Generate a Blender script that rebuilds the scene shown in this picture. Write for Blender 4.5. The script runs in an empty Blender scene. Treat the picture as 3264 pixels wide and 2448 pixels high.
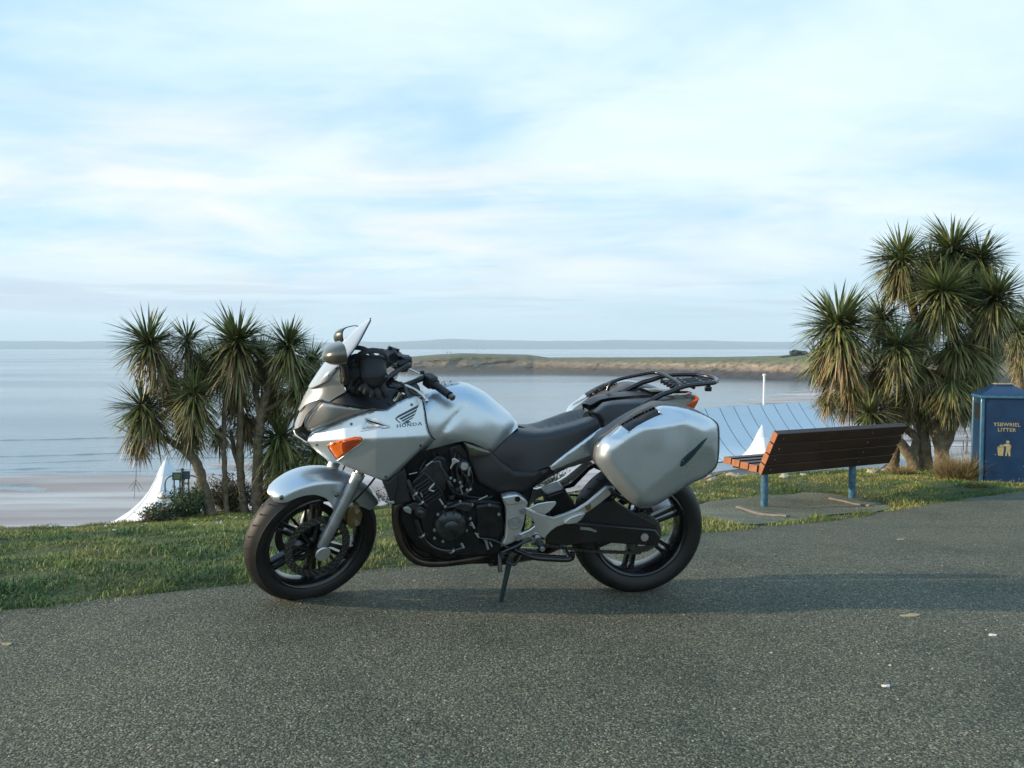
import bpy, math, random
import numpy as np
from mathutils import Vector, Matrix, geometry, bvhtree, noise
random.seed(7); rng = np.random.default_rng(7)
sc = bpy.context.scene
# ------------------------------------------------------------------ camera, sky, sun, exposure
F = 2700.0; CZ = 1.12; PITCH = math.atan((1224 - 1108) / F)
cam_d = bpy.data.cameras.new("camera"); cam = bpy.data.objects.new("camera", cam_d)
sc.collection.objects.link(cam); sc.camera = cam
cam.location = (0, 0, CZ); cam.rotation_euler = (math.pi / 2 - PITCH, 0, 0)
cam_d.sensor_width = 36; cam_d.lens = 36 * F / 3264; cam_d.clip_start = 0.05; cam_d.clip_end = 40000
SUN_EL, SUN_AZ = math.radians(15), math.radians(-93.5)     # azimuth from +Y, clockwise
sd = Vector((math.sin(SUN_AZ) * math.cos(SUN_EL), math.cos(SUN_AZ) * math.cos(SUN_EL), math.sin(SUN_EL)))
sun_d = bpy.data.lights.new("sun", 'SUN'); sun_d.energy = 4.8; sun_d.angle = math.radians(0.8); sun_d.color = (1.0, 0.80, 0.56)
sun = bpy.data.objects.new("sun", sun_d); sc.collection.objects.link(sun)
sun.rotation_euler = (-sd).to_track_quat('-Z', 'Y').to_euler()
world = bpy.data.worlds.new("World"); sc.world = world; world.use_nodes = True
wn, wl = world.node_tree.nodes, world.node_tree.links
wn.clear()
out = wn.new('ShaderNodeOutputWorld'); bg = wn.new('ShaderNodeBackground'); bg.inputs['Strength'].default_value = 0.1
wl.new(bg.outputs[0], out.inputs[0])
sky = wn.new('ShaderNodeTexSky'); sky.sky_type = 'NISHITA'; sky.sun_disc = False
sky.sun_elevation = SUN_EL; sky.sun_rotation = SUN_AZ; sky.altitude = 20; sky.air_density = 1.2; sky.dust_density = 1.0; sky.ozone_density = 2.0
tc = wn.new('ShaderNodeTexCoord'); sep = wn.new('ShaderNodeSeparateXYZ'); wl.new(tc.outputs['Generated'], sep.inputs[0])
def wmath(op, a, b=None, clamp=False):
    n = wn.new('ShaderNodeMath'); n.operation = op; n.use_clamp = clamp
    for i, v in enumerate((a, b)):
        if v is None: continue
        if isinstance(v, (int, float)): n.inputs[i].default_value = v
        else: wl.new(v, n.inputs[i])
    return n.outputs[0]
def wmix(f, a, b):
    n = wn.new('ShaderNodeMix'); n.data_type = 'RGBA'
    if isinstance(f, (int, float)): n.inputs[0].default_value = f
    else: wl.new(f, n.inputs[0])
    for i, v in ((6, a), (7, b)):
        if isinstance(v, tuple): n.inputs[i].default_value = (*v, 1)
        else: wl.new(v, n.inputs[i])
    return n.outputs[2]
def wmap(x, a, b, c=0., d=1.):
    n = wn.new('ShaderNodeMapRange'); n.interpolation_type = 'SMOOTHSTEP'; wl.new(x, n.inputs[0])
    for i, v in enumerate((a, b, c, d)): n.inputs[i + 1].default_value = v
    return n.outputs[0]
zc = wmath('MAXIMUM', sep.outputs[2], 0.0)
den = wmath('ADD', zc, 0.16)
cmb = wn.new('ShaderNodeCombineXYZ'); wl.new(wmath('DIVIDE', sep.outputs[0], den), cmb.inputs[0]); wl.new(wmath('DIVIDE', sep.outputs[1], den), cmb.inputs[1])
def wnoise(vec, scale, detail, sx, sy, rot=0.0, loc=(0, 0, 0), dist=0.0):
    m = wn.new('ShaderNodeMapping'); m.inputs['Scale'].default_value = (sx, sy, 1); m.inputs['Rotation'].default_value = (0, 0, rot); m.inputs['Location'].default_value = loc
    wl.new(vec, m.inputs[0]); n = wn.new('ShaderNodeTexNoise'); n.inputs['Scale'].default_value = scale; n.inputs['Detail'].default_value = detail
    n.inputs['Roughness'].default_value = 0.55; n.inputs['Distortion'].default_value = dist
    wl.new(m.outputs[0], n.inputs['Vector']); return n.outputs[0]
cl1 = wnoise(cmb.outputs[0], 0.85, 5, 0.9, 1.25, 0.7, (3.2, 1.1, 0), 0.6)
cl2 = wnoise(cmb.outputs[0], 1.7, 6, 0.6, 1.5, 0.55, (0.3, 4.1, 0), 1.2)
thin = wmap(sep.outputs[2], 0.40, 0.85, 1.0, 0.25)
veil = wmath('MULTIPLY', wmath('MULTIPLY', wmap(cl1, 0.32, 0.68), 0.88), thin)
wisp = wmath('MULTIPLY', wmath('MULTIPLY', wmap(cl2, 0.48, 0.80), 0.40), thin)
hz = wmap(sep.outputs[2], 0.0, 0.55, 1.0, 0.0)
# pale winter-blue upper air
skyc0 = wmix(0.78, sky.outputs[0], (5.0, 8.0, 10.2))
skyc = wmix(wmap(sep.outputs[2], 0.38, 0.95, 0.0, 0.85), skyc0, (2.3, 4.9, 8.6))
colA = wmix(veil, skyc, (7.9, 9.3, 10.2))
colA = wmix(wisp, colA, (9.0, 9.7, 10.1))
# low belt of cream cloud and lavender streaks above the sea
band = wnoise(tc.outputs['Generated'], 3.0, 6, 1.0, 1.0, 0, (1.7, 0.4, 0), 0.4)
bm = wn.new('ShaderNodeMapping'); bm.inputs['Scale'].default_value = (1.0, 1.0, 6.5); bm.inputs['Location'].default_value = (5.1, 2.0, 0); wl.new(tc.outputs['Generated'], bm.inputs[0])
bn = wn.new('ShaderNodeTexNoise'); bn.inputs['Scale'].default_value = 3.2; bn.inputs['Detail'].default_value = 6; bn.inputs['Distortion'].default_value = 0.5; wl.new(bm.outputs[0], bn.inputs['Vector'])
zone = wmath('MULTIPLY', wmap(sep.outputs[2], 0.015, 0.08), wmap(sep.outputs[2], 0.17, 0.30, 1, 0))
leftish = wmap(sep.outputs[0], -0.3, 0.42, 1.0, 0.3)
cream = wmath('MULTIPLY', wmath('MULTIPLY', zone, wmap(bn.outputs[0], 0.34, 0.70)), leftish)
colB = wmix(wmath('MULTIPLY', cream, 0.95), colA, (9.3, 9.1, 8.6))
low = wmap(sep.outputs[2], 0.0, 0.11, 0.85, 0.0)
colC = wmix(low, colB, (6.0, 7.4, 7.9))
sm = wn.new('ShaderNodeMapping'); sm.inputs['Scale'].default_value = (1.0, 1.0, 22.0); sm.inputs['Location'].default_value = (0.35, 0.9, 0.2); wl.new(tc.outputs['Generated'], sm.inputs[0])
sn = wn.new('ShaderNodeTexNoise'); sn.inputs['Scale'].default_value = 3.6; sn.inputs['Detail'].default_value = 4; wl.new(sm.outputs[0], sn.inputs['Vector'])
stz = wmath('MULTIPLY', wmap(sep.outputs[2], 0.025, 0.045), wmap(sep.outputs[2], 0.06, 0.085, 1, 0))
streak = wmath('MULTIPLY', stz, wmap(sn.outputs[0], 0.50, 0.60))
colD = wmix(wmath('MULTIPLY', streak, 0.5), colC, (5.2, 6.0, 7.2))
wl.new(colD, bg.inputs['Color'])
sc.view_settings.view_transform = 'Standard'; sc.view_settings.look = 'None'; sc.view_settings.exposure = 0.20; sc.view_settings.gamma = 1.0
sc.view_settings.use_curve_mapping = False
sc.cycles.max_bounces = 8; sc.cycles.volume_bounces = 1; sc.cycles.transparent_max_bounces = 12; sc.cycles.use_denoising = True

# ------------------------------------------------------------------ tracing helpers
camP = np.array([0, 0, CZ]); cP, sP = math.cos(PITCH), math.sin(PITCH)
def raydir(px, py):
    x = (px - 1632) / F; y = (1224 - py) / F
    return np.array([x, cP + y * sP, -sP + y * cP])
def W(px, py, d):
    r = raydir(px, py); return camP + r * (d / r[1])

# ------------------------------------------------------------------ material helpers
def mat(name, col, rough=0.6, metal=0.0, coat=0.0, bump=None, var=0.0, vscale=8.0, spec=0.5, attr=None, trans=0.0, coords='Object', coatr=0.08):
    m = bpy.data.materials.new(name); m.use_nodes = True; n = m.node_tree.nodes; l = m.node_tree.links; p = n['Principled BSDF']
    p.inputs['Base Color'].default_value = (*col, 1); p.inputs['Roughness'].default_value = rough; p.inputs['Metallic'].default_value = metal
    p.inputs['Coat Weight'].default_value = coat; p.inputs['Coat Roughness'].default_value = coatr; p.inputs['Specular IOR Level'].default_value = spec
    p.inputs['Transmission Weight'].default_value = trans
    t = n.new('ShaderNodeTexCoord')
    src = None
    if attr:
        a = n.new('ShaderNodeAttribute'); a.attribute_name = attr; src = a.outputs['Color']
    if var:
        nz = n.new('ShaderNodeTexNoise'); nz.inputs['Scale'].default_value = vscale; nz.inputs['Detail'].default_value = 6; l.new(t.outputs[coords], nz.inputs['Vector'])
        mr = n.new('ShaderNodeMapRange'); mr.inputs[1].default_value = 0.3; mr.inputs[2].default_value = 0.7; mr.inputs[3].default_value = 1 - var; mr.inputs[4].default_value = 1 + var; l.new(nz.outputs[0], mr.inputs[0])
        mx = n.new('ShaderNodeVectorMath'); mx.operation = 'SCALE'; l.new(mr.outputs[0], mx.inputs['Scale'])
        if src: l.new(src, mx.inputs[0])
        else: mx.inputs[0].default_value = col
        src = mx.outputs[0]
        rr = n.new('ShaderNodeMapRange'); rr.inputs[1].default_value = 0.3; rr.inputs[2].default_value = 0.7; rr.inputs[3].default_value = max(0.02, rough - 0.08); rr.inputs[4].default_value = min(1, rough + 0.08)
        l.new(nz.outputs[0], rr.inputs[0]); l.new(rr.outputs[0], p.inputs['Roughness'])
    if src: l.new(src, p.inputs['Base Color'])
    if bump:
        bs, bd, st = bump
        b = n.new('ShaderNodeTexNoise'); b.inputs['Scale'].default_value = bs; b.inputs['Detail'].default_value = 4; l.new(t.outputs[coords], b.inputs['Vector'])
        bb = n.new('ShaderNodeBump'); bb.inputs['Distance'].default_value = bd; bb.inputs['Strength'].default_value = st; l.new(b.outputs[0], bb.inputs['Height']); l.new(bb.outputs[0], p.inputs['Normal'])
    return m
M = {}
M['silver'] = mat('silver_paint', (0.60, 0.66, 0.70), 0.34, 0.78, 0.35, bump=(900, 0.0004, 0.25), var=0.04, vscale=6, coatr=0.15)
M['shaded_silver'] = mat('shaded_silver_paint', (0.39, 0.39, 0.375), 0.38, 0.75, 0.25, bump=(900, 0.0004, 0.25), var=0.04)  # silver bodywork; warm reflection and shade are mixed into this darker tone
M['dark_grey'] = mat('dark_grey_metallic', (0.13, 0.125, 0.10), 0.28, 0.7, 0.4)
M['black'] = mat('black_plastic', (0.012, 0.012, 0.013), 0.5, 0, 0, bump=(400, 0.0006, 0.3), var=0.25)
M['gloss_black'] = mat('black_enamel', (0.010, 0.010, 0.011), 0.25, 0.0, 0.3, var=0.3)
M['engine'] = mat('engine_paint', (0.011, 0.012, 0.013), 0.36, 0.3, 0.0, bump=(300, 0.0008, 0.4), var=0.5, vscale=30)
M['engine_grey'] = mat('cast_engine_metal', (0.055, 0.060, 0.063), 0.34, 0.75, 0, bump=(300, 0.0006, 0.4), var=0.35, vscale=25)
M['case'] = mat('pannier_case_plastic', (0.085, 0.085, 0.085), 0.5, 0.1, bump=(300, .0006, .3), var=.12)
M['rubber'] = mat('tyre_rubber', (0.0095, 0.009, 0.0085), 0.55, 0, 0, bump=(250, 0.0006, 0.35), var=0.35, vscale=12)
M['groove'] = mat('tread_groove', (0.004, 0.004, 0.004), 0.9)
M['vinyl'] = mat('seat_vinyl', (0.018, 0.020, 0.025), 0.38, 0, 0, bump=(500, 0.001, 0.5), var=0.15)
M['alloy'] = mat('cast_alloy', (0.42, 0.44, 0.45), 0.38, 0.85, 0, bump=(350, 0.0005, 0.3), var=0.12, vscale=20)
M['alloy_light'] = mat('light_alloy', (0.62, 0.63, 0.63), 0.32, 0.8, 0, bump=(350, 0.0004, 0.25), var=0.08)
M['steel'] = mat('polished_steel', (0.62, 0.60, 0.56), 0.18, 1.0)
M['disc'] = mat('brake_disc_steel', (0.10, 0.10, 0.095), 0.38, 0.8, var=0.2, vscale=40)
M['brass'] = mat('brake_caliper_bronze', (0.20, 0.15, 0.07), 0.4, 0.6, var=0.2)
M['exhaust'] = mat('exhaust_steel', (0.075, 0.062, 0.05), 0.34, 0.8, var=0.4, vscale=14)
M['screen'] = mat('smoked_screen', (0.38, 0.40, 0.43), 0.08, 0.0, 1.0, spec=0.9)
M['mirror_glass'] = mat('mirror_glass', (0.9, 0.92, 0.95), 0.03, 1.0)
M['lens'] = mat('headlight_lens', (0.50, 0.50, 0.49), 0.10, 0.35, 1.0)
M['orange'] = mat('amber_lens', (0.80, 0.16, 0.015), 0.18, 0.0, 0.9, bump=(160, 0.002, 0.5), var=0.25, vscale=18)
M['orange_dark'] = mat('amber_reflector', (0.30, 0.035, 0.008), 0.3, 0.0, 0.6)
M['tail_red'] = mat('rear_lamp_lens', (0.50, 0.085, 0.02), 0.2, 0, 0.8)
M['decal'] = mat('decal_ink', (0.02, 0.05, 0.075), 0.4)
M['glove'] = mat('glove_leather', (0.014, 0.014, 0.015), 0.65, 0, 0, bump=(120, 0.003, 0.7), var=0.35, vscale=15)
M['wood'] = mat('dark_stained_wood', (0.038, 0.016, 0.011), 0.5, 0, 0.05, bump=(60, 0.002, 0.5), var=0.35, vscale=7)
M['wood_end'] = mat('sunlit_end_grain', (0.36, 0.135, 0.06), 0.7, 0, 0, bump=(200, 0.002, 0.6), var=0.25, vscale=30)  # end grain, with the warm sun on the plank ends put into its colour
M['blue_post'] = mat('blue_post_paint', (0.045, 0.125, 0.19), 0.45, 0, 0.1, var=0.45, vscale=26)
M['bin_blue'] = mat('bin_blue_paint', (0.004, 0.030, 0.085), 0.42, 0, 0.15, bump=(40, 0.0015, 0.3), var=0.18, vscale=9)
M['bin_blue_edge'] = mat('bin_corner_paint', (0.035, 0.125, 0.20), 0.45, 0, 0.1, var=0.25, vscale=20)
M['gold'] = mat('gold_lettering', (0.34, 0.30, 0.15), 0.5, var=0.3, vscale=60)
M['tent'] = mat('white_fabric', (0.84, 0.84, 0.82), 0.6, var=0.03, vscale=0.6)
M['tent_cap'] = mat('fabric_cap', (0.62, 0.70, 0.76), 0.5)
M['roof'] = mat('blue_roof_sheet', (0.56, 0.64, 0.68), 0.5, 0.1, var=0.06, vscale=0.3)
M['seam'] = mat('roof_seam', (0.10, 0.15, 0.21), 0.6)
M['concrete'] = mat('concrete', (0.40, 0.39, 0.36), 0.85, bump=(6, 0.02, 0.4), var=0.12, vscale=0.7)
M['dark_metal'] = mat('dark_green_metal', (0.03, 0.05, 0.055), 0.5, 0.2, var=0.2)
M['globe'] = mat('lamp_globe', (0.62, 0.60, 0.62), 0.3, 0, 0.3)
M['globe_low'] = mat('lamp_globe_bowl', (0.78, 0.74, 0.55), 0.3, 0, 0.3)
M['white_paint'] = mat('white_paint', (0.8, 0.8, 0.78), 0.5)
M['rock'] = mat('pale_rock', (0.52, 0.46, 0.34), 0.9, bump=(14, 0.02, 0.8), var=0.25, vscale=9)
M['batten'] = mat('weathered_batten', (0.19, 0.175, 0.145), 0.85, bump=(50, 0.004, 0.6), var=0.25, vscale=12)
M['twig'] = mat('dry_twig', (0.20, 0.15, 0.09), 0.9, var=0.2)
M['bark'] = mat('cordyline_bark', (0.17, 0.135, 0.085), 0.95, bump=(22, 0.03, 1.0), var=0.45, vscale=10)
M['leaf'] = mat('sword_leaf', (0.1, 0.1, 0.1), 0.42, attr='Col', spec=0.4)
M['shrub'] = mat('shrub_leaf', (0.1, 0.1, 0.1), 0.6, attr='Col')
M['grassm'] = mat('grass_blade', (0.1, 0.1, 0.1), 0.6, attr='Col')
M['skin'] = mat('skin', (0.5, 0.3, 0.2), 0.6)
M['cloth'] = mat('grey_clothing', (0.12, 0.13, 0.15), 0.9)
M['straw'] = mat('dry_grass', (0.1, 0.1, 0.1), 0.8, attr='Col')

# ------------------------------------------------------------------ mesh helpers
def tag(o, label=None, cat=None, group=None, kind=None):
    if label: o['label'] = label
    if cat: o['category'] = cat
    if group: o['group'] = group
    if kind: o['kind'] = kind
    return o
def mk(name, verts, faces, material, parent=None, smooth=40, bevel=0, cols=None, mats=None, midx=None, merge=False, relax=0):
    me = bpy.data.meshes.new(name)
    me.from_pydata([tuple(map(float, v)) for v in verts], [], [tuple(f) for f in faces])
    if merge:
        import bmesh
        b = bmesh.new(); b.from_mesh(me); bmesh.ops.remove_doubles(b, verts=b.verts, dist=0.0004)
        iv = [v_ for v_ in b.verts if not v_.is_boundary]
        for _ in range(relax): bmesh.ops.smooth_vert(b, verts=iv, factor=0.5, use_axis_x=True, use_axis_y=True, use_axis_z=True)
        bmesh.ops.recalc_face_normals(b, faces=b.faces); b.to_mesh(me); b.free()
    for m in (mats or [material]): me.materials.append(m)
    if midx is not None: me.polygons.foreach_set('material_index', midx)
    if smooth is not None:
        me.polygons.foreach_set('use_smooth', [True] * len(me.polygons))
        if smooth < 180: me.set_sharp_from_angle(angle=math.radians(smooth))
    if cols is not None:
        ca = me.color_attributes.new('Col', 'FLOAT_COLOR', 'POINT'); ca.data.foreach_set('color', np.asarray(cols, dtype=np.float32).ravel())
    me.update()
    o = bpy.data.objects.new(name, me); sc.collection.objects.link(o)
    if parent: o.parent = parent
    if bevel:
        b = o.modifiers.new('bevel', 'BEVEL'); b.width = bevel; b.segments = 2; b.limit_method = 'ANGLE'; b.angle_limit = math.radians(35)
    return o
def empty(name, mw):
    o = bpy.data.objects.new(name, None); sc.collection.objects.link(o)
    o.matrix_world = mw if isinstance(mw, Matrix) else Matrix.Translation(Vector(mw)); o.empty_display_size = 0.1
    return o
class MB:
    def __init__(s): s.v = []; s.f = []
    def add(s, v, f):
        n = len(s.v); s.v += [tuple(map(float, p)) for p in v]; s.f += [tuple(i + n for i in q) for q in f]; return s
    def tube(s, pts, r, seg=10, cap=True):
        pts = [Vector(tuple(p)) for p in pts]; n = len(pts); rs = r if hasattr(r, '__len__') else [r] * n
        v = []; up = None
        for i, p in enumerate(pts):
            t = (pts[min(i + 1, n - 1)] - pts[max(i - 1, 0)]).normalized()
            if up is None: up = t.orthogonal().normalized()
            up = (up - t * up.dot(t)); up = up.normalized() if up.length > 1e-6 else t.orthogonal().normalized()
            b = t.cross(up)
            for k in range(seg):
                a = 2 * math.pi * k / seg; v.append(p + (up * math.cos(a) + b * math.sin(a)) * rs[i])
        f = [(i * seg + k, i * seg + (k + 1) % seg, (i + 1) * seg + (k + 1) % seg, (i + 1) * seg + k) for i in range(n - 1) for k in range(seg)]
        if cap: f += [tuple(range(seg))[::-1], tuple((n - 1) * seg + k for k in range(seg))]
        return s.add(v, f)
    def lathe(s, prof, c, ax, seg=32, close=False, a0=0, a1=2 * math.pi):
        c = Vector(tuple(c)); ax = Vector(tuple(ax)).normalized(); e1 = ax.orthogonal().normalized(); e2 = ax.cross(e1); v = []
        full = abs(a1 - a0 - 2 * math.pi) < 1e-6; na = seg if full else seg + 1
        for k in range(na):
            a = a0 + (a1 - a0) * k / seg
            for (r, h) in prof: v.append(c + (e1 * math.cos(a) + e2 * math.sin(a)) * r + ax * h)
        m = len(prof); f = []
        for k in range(seg):
            k2 = (k + 1) % na
            for j in range(m if close else m - 1):
                j2 = (j + 1) % m; f.append((k * m + j, k2 * m + j, k2 * m + j2, k * m + j2))
        return s.add(v, f)
    def box(s, c, sx, sy, sz, R=None):
        c = Vector(tuple(c)); v = []
        for x in (-1, 1):
            for y in (-1, 1):
                for z in (-1, 1):
                    p = Vector((x * sx / 2, y * sy / 2, z * sz / 2)); v.append(c + (R @ p if R else p))
        return s.add(v, [(0, 1, 3, 2), (4, 6, 7, 5), (0, 4, 5, 1), (2, 3, 7, 6), (0, 2, 6, 4), (1, 5, 7, 3)])
    def prism(s, a, b):
        n = len(a); return s.add(list(a) + list(b), [tuple(range(n)), tuple(range(2 * n - 1, n - 1, -1))] + [(i, i + n, (i + 1) % n + n, (i + 1) % n) for i in range(n)])
    def build(s, name, m, parent=None, smooth=40, bevel=0, **k): return mk(name, s.v, s.f, m, parent, smooth, bevel, **k)
def spline(pts, n=8, closed=False):
    P = [np.array(p, float) for p in pts]; o = []; N = len(P)
    for i in range(N if closed else N - 1):
        g = lambda j: P[j % N] if closed else P[min(max(j, 0), N - 1)]
        a, b, c, d = g(i - 1), g(i), g(i + 1), g(i + 2)
        for k in range(n):
            t = k / n; o.append(0.5 * (2 * b + (c - a) * t + (2 * a - 5 * b + 4 * c - d) * t * t + (3 * b - a - 3 * c + d) * t ** 3))
    if not closed: o.append(P[-1])
    return o
def rbf(ctrl):
    C = np.array(ctrl, float); X = C[:, :2] / 100; n = len(X)
    def K(A, B):
        r2 = ((A[:, None] - B[None]) ** 2).sum(-1) + 1e-12; return 0.5 * r2 * np.log(r2)
    A = np.zeros((n + 3, n + 3)); A[:n, :n] = K(X, X) + np.eye(n) * 1e-4; A[:n, n] = 1; A[:n, n + 1:] = X; A[n:, :n] = A[:n, n:].T
    w = np.linalg.solve(A, np.r_[C[:, 2], 0, 0, 0])
    def f(p):
        p = np.atleast_2d(p) / 100; return K(p, X) @ w[:n] + w[n] + p @ w[n + 1:]
    return f
def densify(poly, step):
    o = []
    for i in range(len(poly)):
        a, b = np.array(poly[i], float), np.array(poly[(i + 1) % len(poly)], float); m = max(1, int(np.hypot(*(b - a)) / step))
        o += [a + (b - a) * k / m for k in range(m)]
    return np.array(o)
def inside(P, poly):
    x, y = P[:, 0], P[:, 1]; r = np.zeros(len(P), bool); j = len(poly) - 1
    for i in range(len(poly)):
        xi, yi = poly[i]; xj, yj = poly[j]
        c = ((yi > y) != (yj > y)) & (x < (xj - xi) * (y - yi) / (yj - yi + 1e-12) + xi); r ^= c; j = i
    return r
def distpoly(P, poly, closed=True):
    d = np.full(len(P), 1e9); n = len(poly); poly = np.asarray(poly, float)
    for i in range(n if closed else n - 1):
        a, b = poly[i], poly[(i + 1) % n]; ab = b - a
        t = np.clip(((P - a) @ ab) / (ab @ ab + 1e-12), 0, 1); d = np.minimum(d, np.hypot(*(P - a - t[:, None] * ab).T))
    return d
def triangulate(poly, step, jitter=0.12, extra=None, holes=()):
    B = densify(poly, step); x0, y0 = B.min(0); x1, y1 = B.max(0)
    gx, gy = np.meshgrid(np.arange(x0, x1, step), np.arange(y0, y1, step)); G = np.c_[gx.ravel(), gy.ravel()]
    G = G + rng.uniform(-jitter, jitter, G.shape) * step
    G = G[inside(G, B)]; G = G[distpoly(G, B) > step * 0.45]
    if extra is not None and len(extra): G = np.vstack([G, extra])
    vs = [Vector(p) for p in B] + [Vector(p) for p in G]; nb = len(B)
    r = geometry.delaunay_2d_cdt(vs, [(i, (i + 1) % nb) for i in range(nb)], [], 1, 1e-6)
    P = np.array([tuple(v) for v in r[0]]); T = [tuple(f) for f in r[2]]
    cnt = {}
    for f in T:
        for i in range(len(f)):
            e = (f[i], f[(i + 1) % len(f)]); cnt[e] = cnt.get(e, 0) + 1
    bd = [e for e in cnt if (e[1], e[0]) not in cnt]
    return P, T, bd, B

# ================================================================== TERRAIN
tp = [(-2.4, 3.6, 0), (-0.9, 3.8, -.004), (0.57, 4.0, -.034), (-3, 2, 0), (0, 2, 0), (3, 2, -.02), (0, 0, .05), (-4, 0, .05), (4, 0, .02), (0, -4, .15), (2.4, 4, -.05), (5, 3, -.08), (8, 3, -.1), (-6, 3.4, 0), (-9, 3, 0), (9, 0, -.05)]
for px, py, d in ((0, 1700, 10), (300, 1690, 10.5), (660, 1645, 12), (850, 1640, 12.5), (1220, 1625, 12.5), (1700, 1590, 12.5), (2435, 1635, 8), (2725, 1603, 8.6), (2300, 1537, 10.5), (2600, 1522, 10.8), (2900, 1506, 12.5), (3180, 1545, 10), (3264, 1563, 9), (2240, 1700, 5.6), (2600, 1665, 6.8), (3000, 1600, 8.3), (-400, 1710, 9.5), (3700, 1500, 11), (1250, 1795, 4.55), (1900, 1733, 5.0)):
    p = W(px, py, d); tp.append(tuple(p))
tp += [(-16, 8, -1.0), (-16, 2, -.1), (14, 6, -.5), (16, 14, -1.0), (16, 0, -.1), (0, -10, .3)]
_t = np.array(tp); _rb = rbf(np.c_[_t[:, 0] * 10, _t[:, 1] * 10, _t[:, 2]])
SEA = CZ - 14.0
EDGE = None
def crest(x): return np.interp(x, [-20, -8, -6, -4.3, -3, 0, 2.4, 3.8, 6, 9, 20], [9, 9.8, 10.3, 12.6, 13.2, 13.2, 11.2, 11.4, 13.6, 14.5, 15])
def hgt(x, y):
    x = np.atleast_1d(np.asarray(x, float)); y = np.atleast_1d(np.asarray(y, float)); c = crest(x); yy = np.minimum(y, c)
    z = _rb(np.c_[x * 10, yy * 10]); o = np.maximum(y - c, 0)
    drop = np.where(o < 1.5, 0.22 * o * o, 0.495 + (o - 1.5) * 0.66)
    if EDGE is not None:
        on = np.clip((y - np.interp(x, EDGE[:, 0], EDGE[:, 1]) - .02) / .25, 0, 1); z = z + on * (.022 + .020 * np.sin(6.3 * x + 2.2 * y + 1.4 * np.sin(2.7 * y)) * np.sin(5.3 * y - 1.9 * x + np.sin(3.1 * x)) + .022 * np.sin(2.3 * x - 1.1 * y) * np.sin(2.9 * y + .8 * x)) * np.clip(1.15 - y / 16, 0, 1)
    bumps = 0.02 * np.sin(x * 1.7 + y * .9) * np.sin(y * 1.3 - x * .4) * np.clip((y - 5) / 3, 0, 1)
    return np.maximum(z - drop + bumps, SEA + 0.3)
def G(px, py):
    r = raydir(px, py); lo, hi = 0.5, 40.0; t = lo
    while t < hi:
        p = camP + r * t
        if p[2] < hgt(p[0], p[1])[0]: break
        t *= 1.02
    a, b = t / 1.02, t
    for _ in range(18):
        m = (a + b) / 2; p = camP + r * m
        if p[2] < hgt(p[0], p[1])[0]: b = m
        else: a = m
    return camP + r * b
edge_px = [(0, 1948), (150, 1934), (350, 1908), (500, 1893), (650, 1878), (800, 1862), (1000, 1838), (1200, 1814), (1311, 1806), (1600, 1768), (1900, 1732), (2240, 1699), (2400, 1686), (2600, 1664), (2800, 1636), (3000, 1602), (3264, 1566)]
edge = [G(*p)[:2] for p in edge_px]
edge = [np.array([-16, 3.2]), np.array([-9, 3.4]), np.array([-5, 3.5])] + edge + [np.array([7.6, 9.6]), np.array([16, 11])]
def wob(pl):
    o = []
    for i in range(len(pl) - 1):
        a, b = pl[i], pl[i + 1]; m = max(1, int(np.hypot(*(b - a)) / 0.12))
        for k in range(m):
            q = a + (b - a) * k / m; q = q + np.array([0, 0.035 * noise.noise(Vector((q[0] * 3, q[1] * 3, 0))) + 0.02 * noise.noise(Vector((q[0] * 9, q[1] * 9, 4)))]); o.append(q)
    o.append(pl[-1]); return o
edgeW = wob(edge); EDGE = np.array([tuple(q) for q in edgeW])
def surf_obj(name, poly, step, material, off=0.0, fn=None, jitter=0.12):
    P, T, bd, B = triangulate(poly, step, jitter); z = (fn or hgt)(P[:, 0], P[:, 1]) + off
    return mk(name, np.c_[P, z], T, material, smooth=180)
def nodemat(name):
    m = bpy.data.materials.new(name); m.use_nodes = True; return m, m.node_tree.nodes, m.node_tree.links, m.node_tree.nodes['Principled BSDF']
def tex(n, l, kind, vec, scale, detail=4, out=0, rough=0.5):
    t = n.new(kind); t.inputs['Scale'].default_value = scale
    if kind == 'ShaderNodeTexNoise': t.inputs['Detail'].default_value = detail; t.inputs['Roughness'].default_value = rough
    if vec is not None: l.new(vec, t.inputs['Vector'])
    return t.outputs[out]
def ramp(n, l, src, stops):
    r = n.new('ShaderNodeValToRGB'); e = r.color_ramp.elements
    while len(e) < len(stops): e.new(0.5)
    for i, (p, c) in enumerate(stops): e[i].position = p; e[i].color = (*c, 1)
    l.new(src, r.inputs[0]); return r.outputs[0]
def nmix(n, l, f, a, b, mode='MIX'):
    m = n.new('ShaderNodeMix'); m.data_type = 'RGBA'; m.blend_type = mode
    if isinstance(f, (int, float)): m.inputs[0].default_value = f
    else: l.new(f, m.inputs[0])
    for i, v in ((6, a), (7, b)):
        if isinstance(v, tuple): m.inputs[i].default_value = (*v, 1)
        else: l.new(v, m.inputs[i])
    return m.outputs[2]
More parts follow.
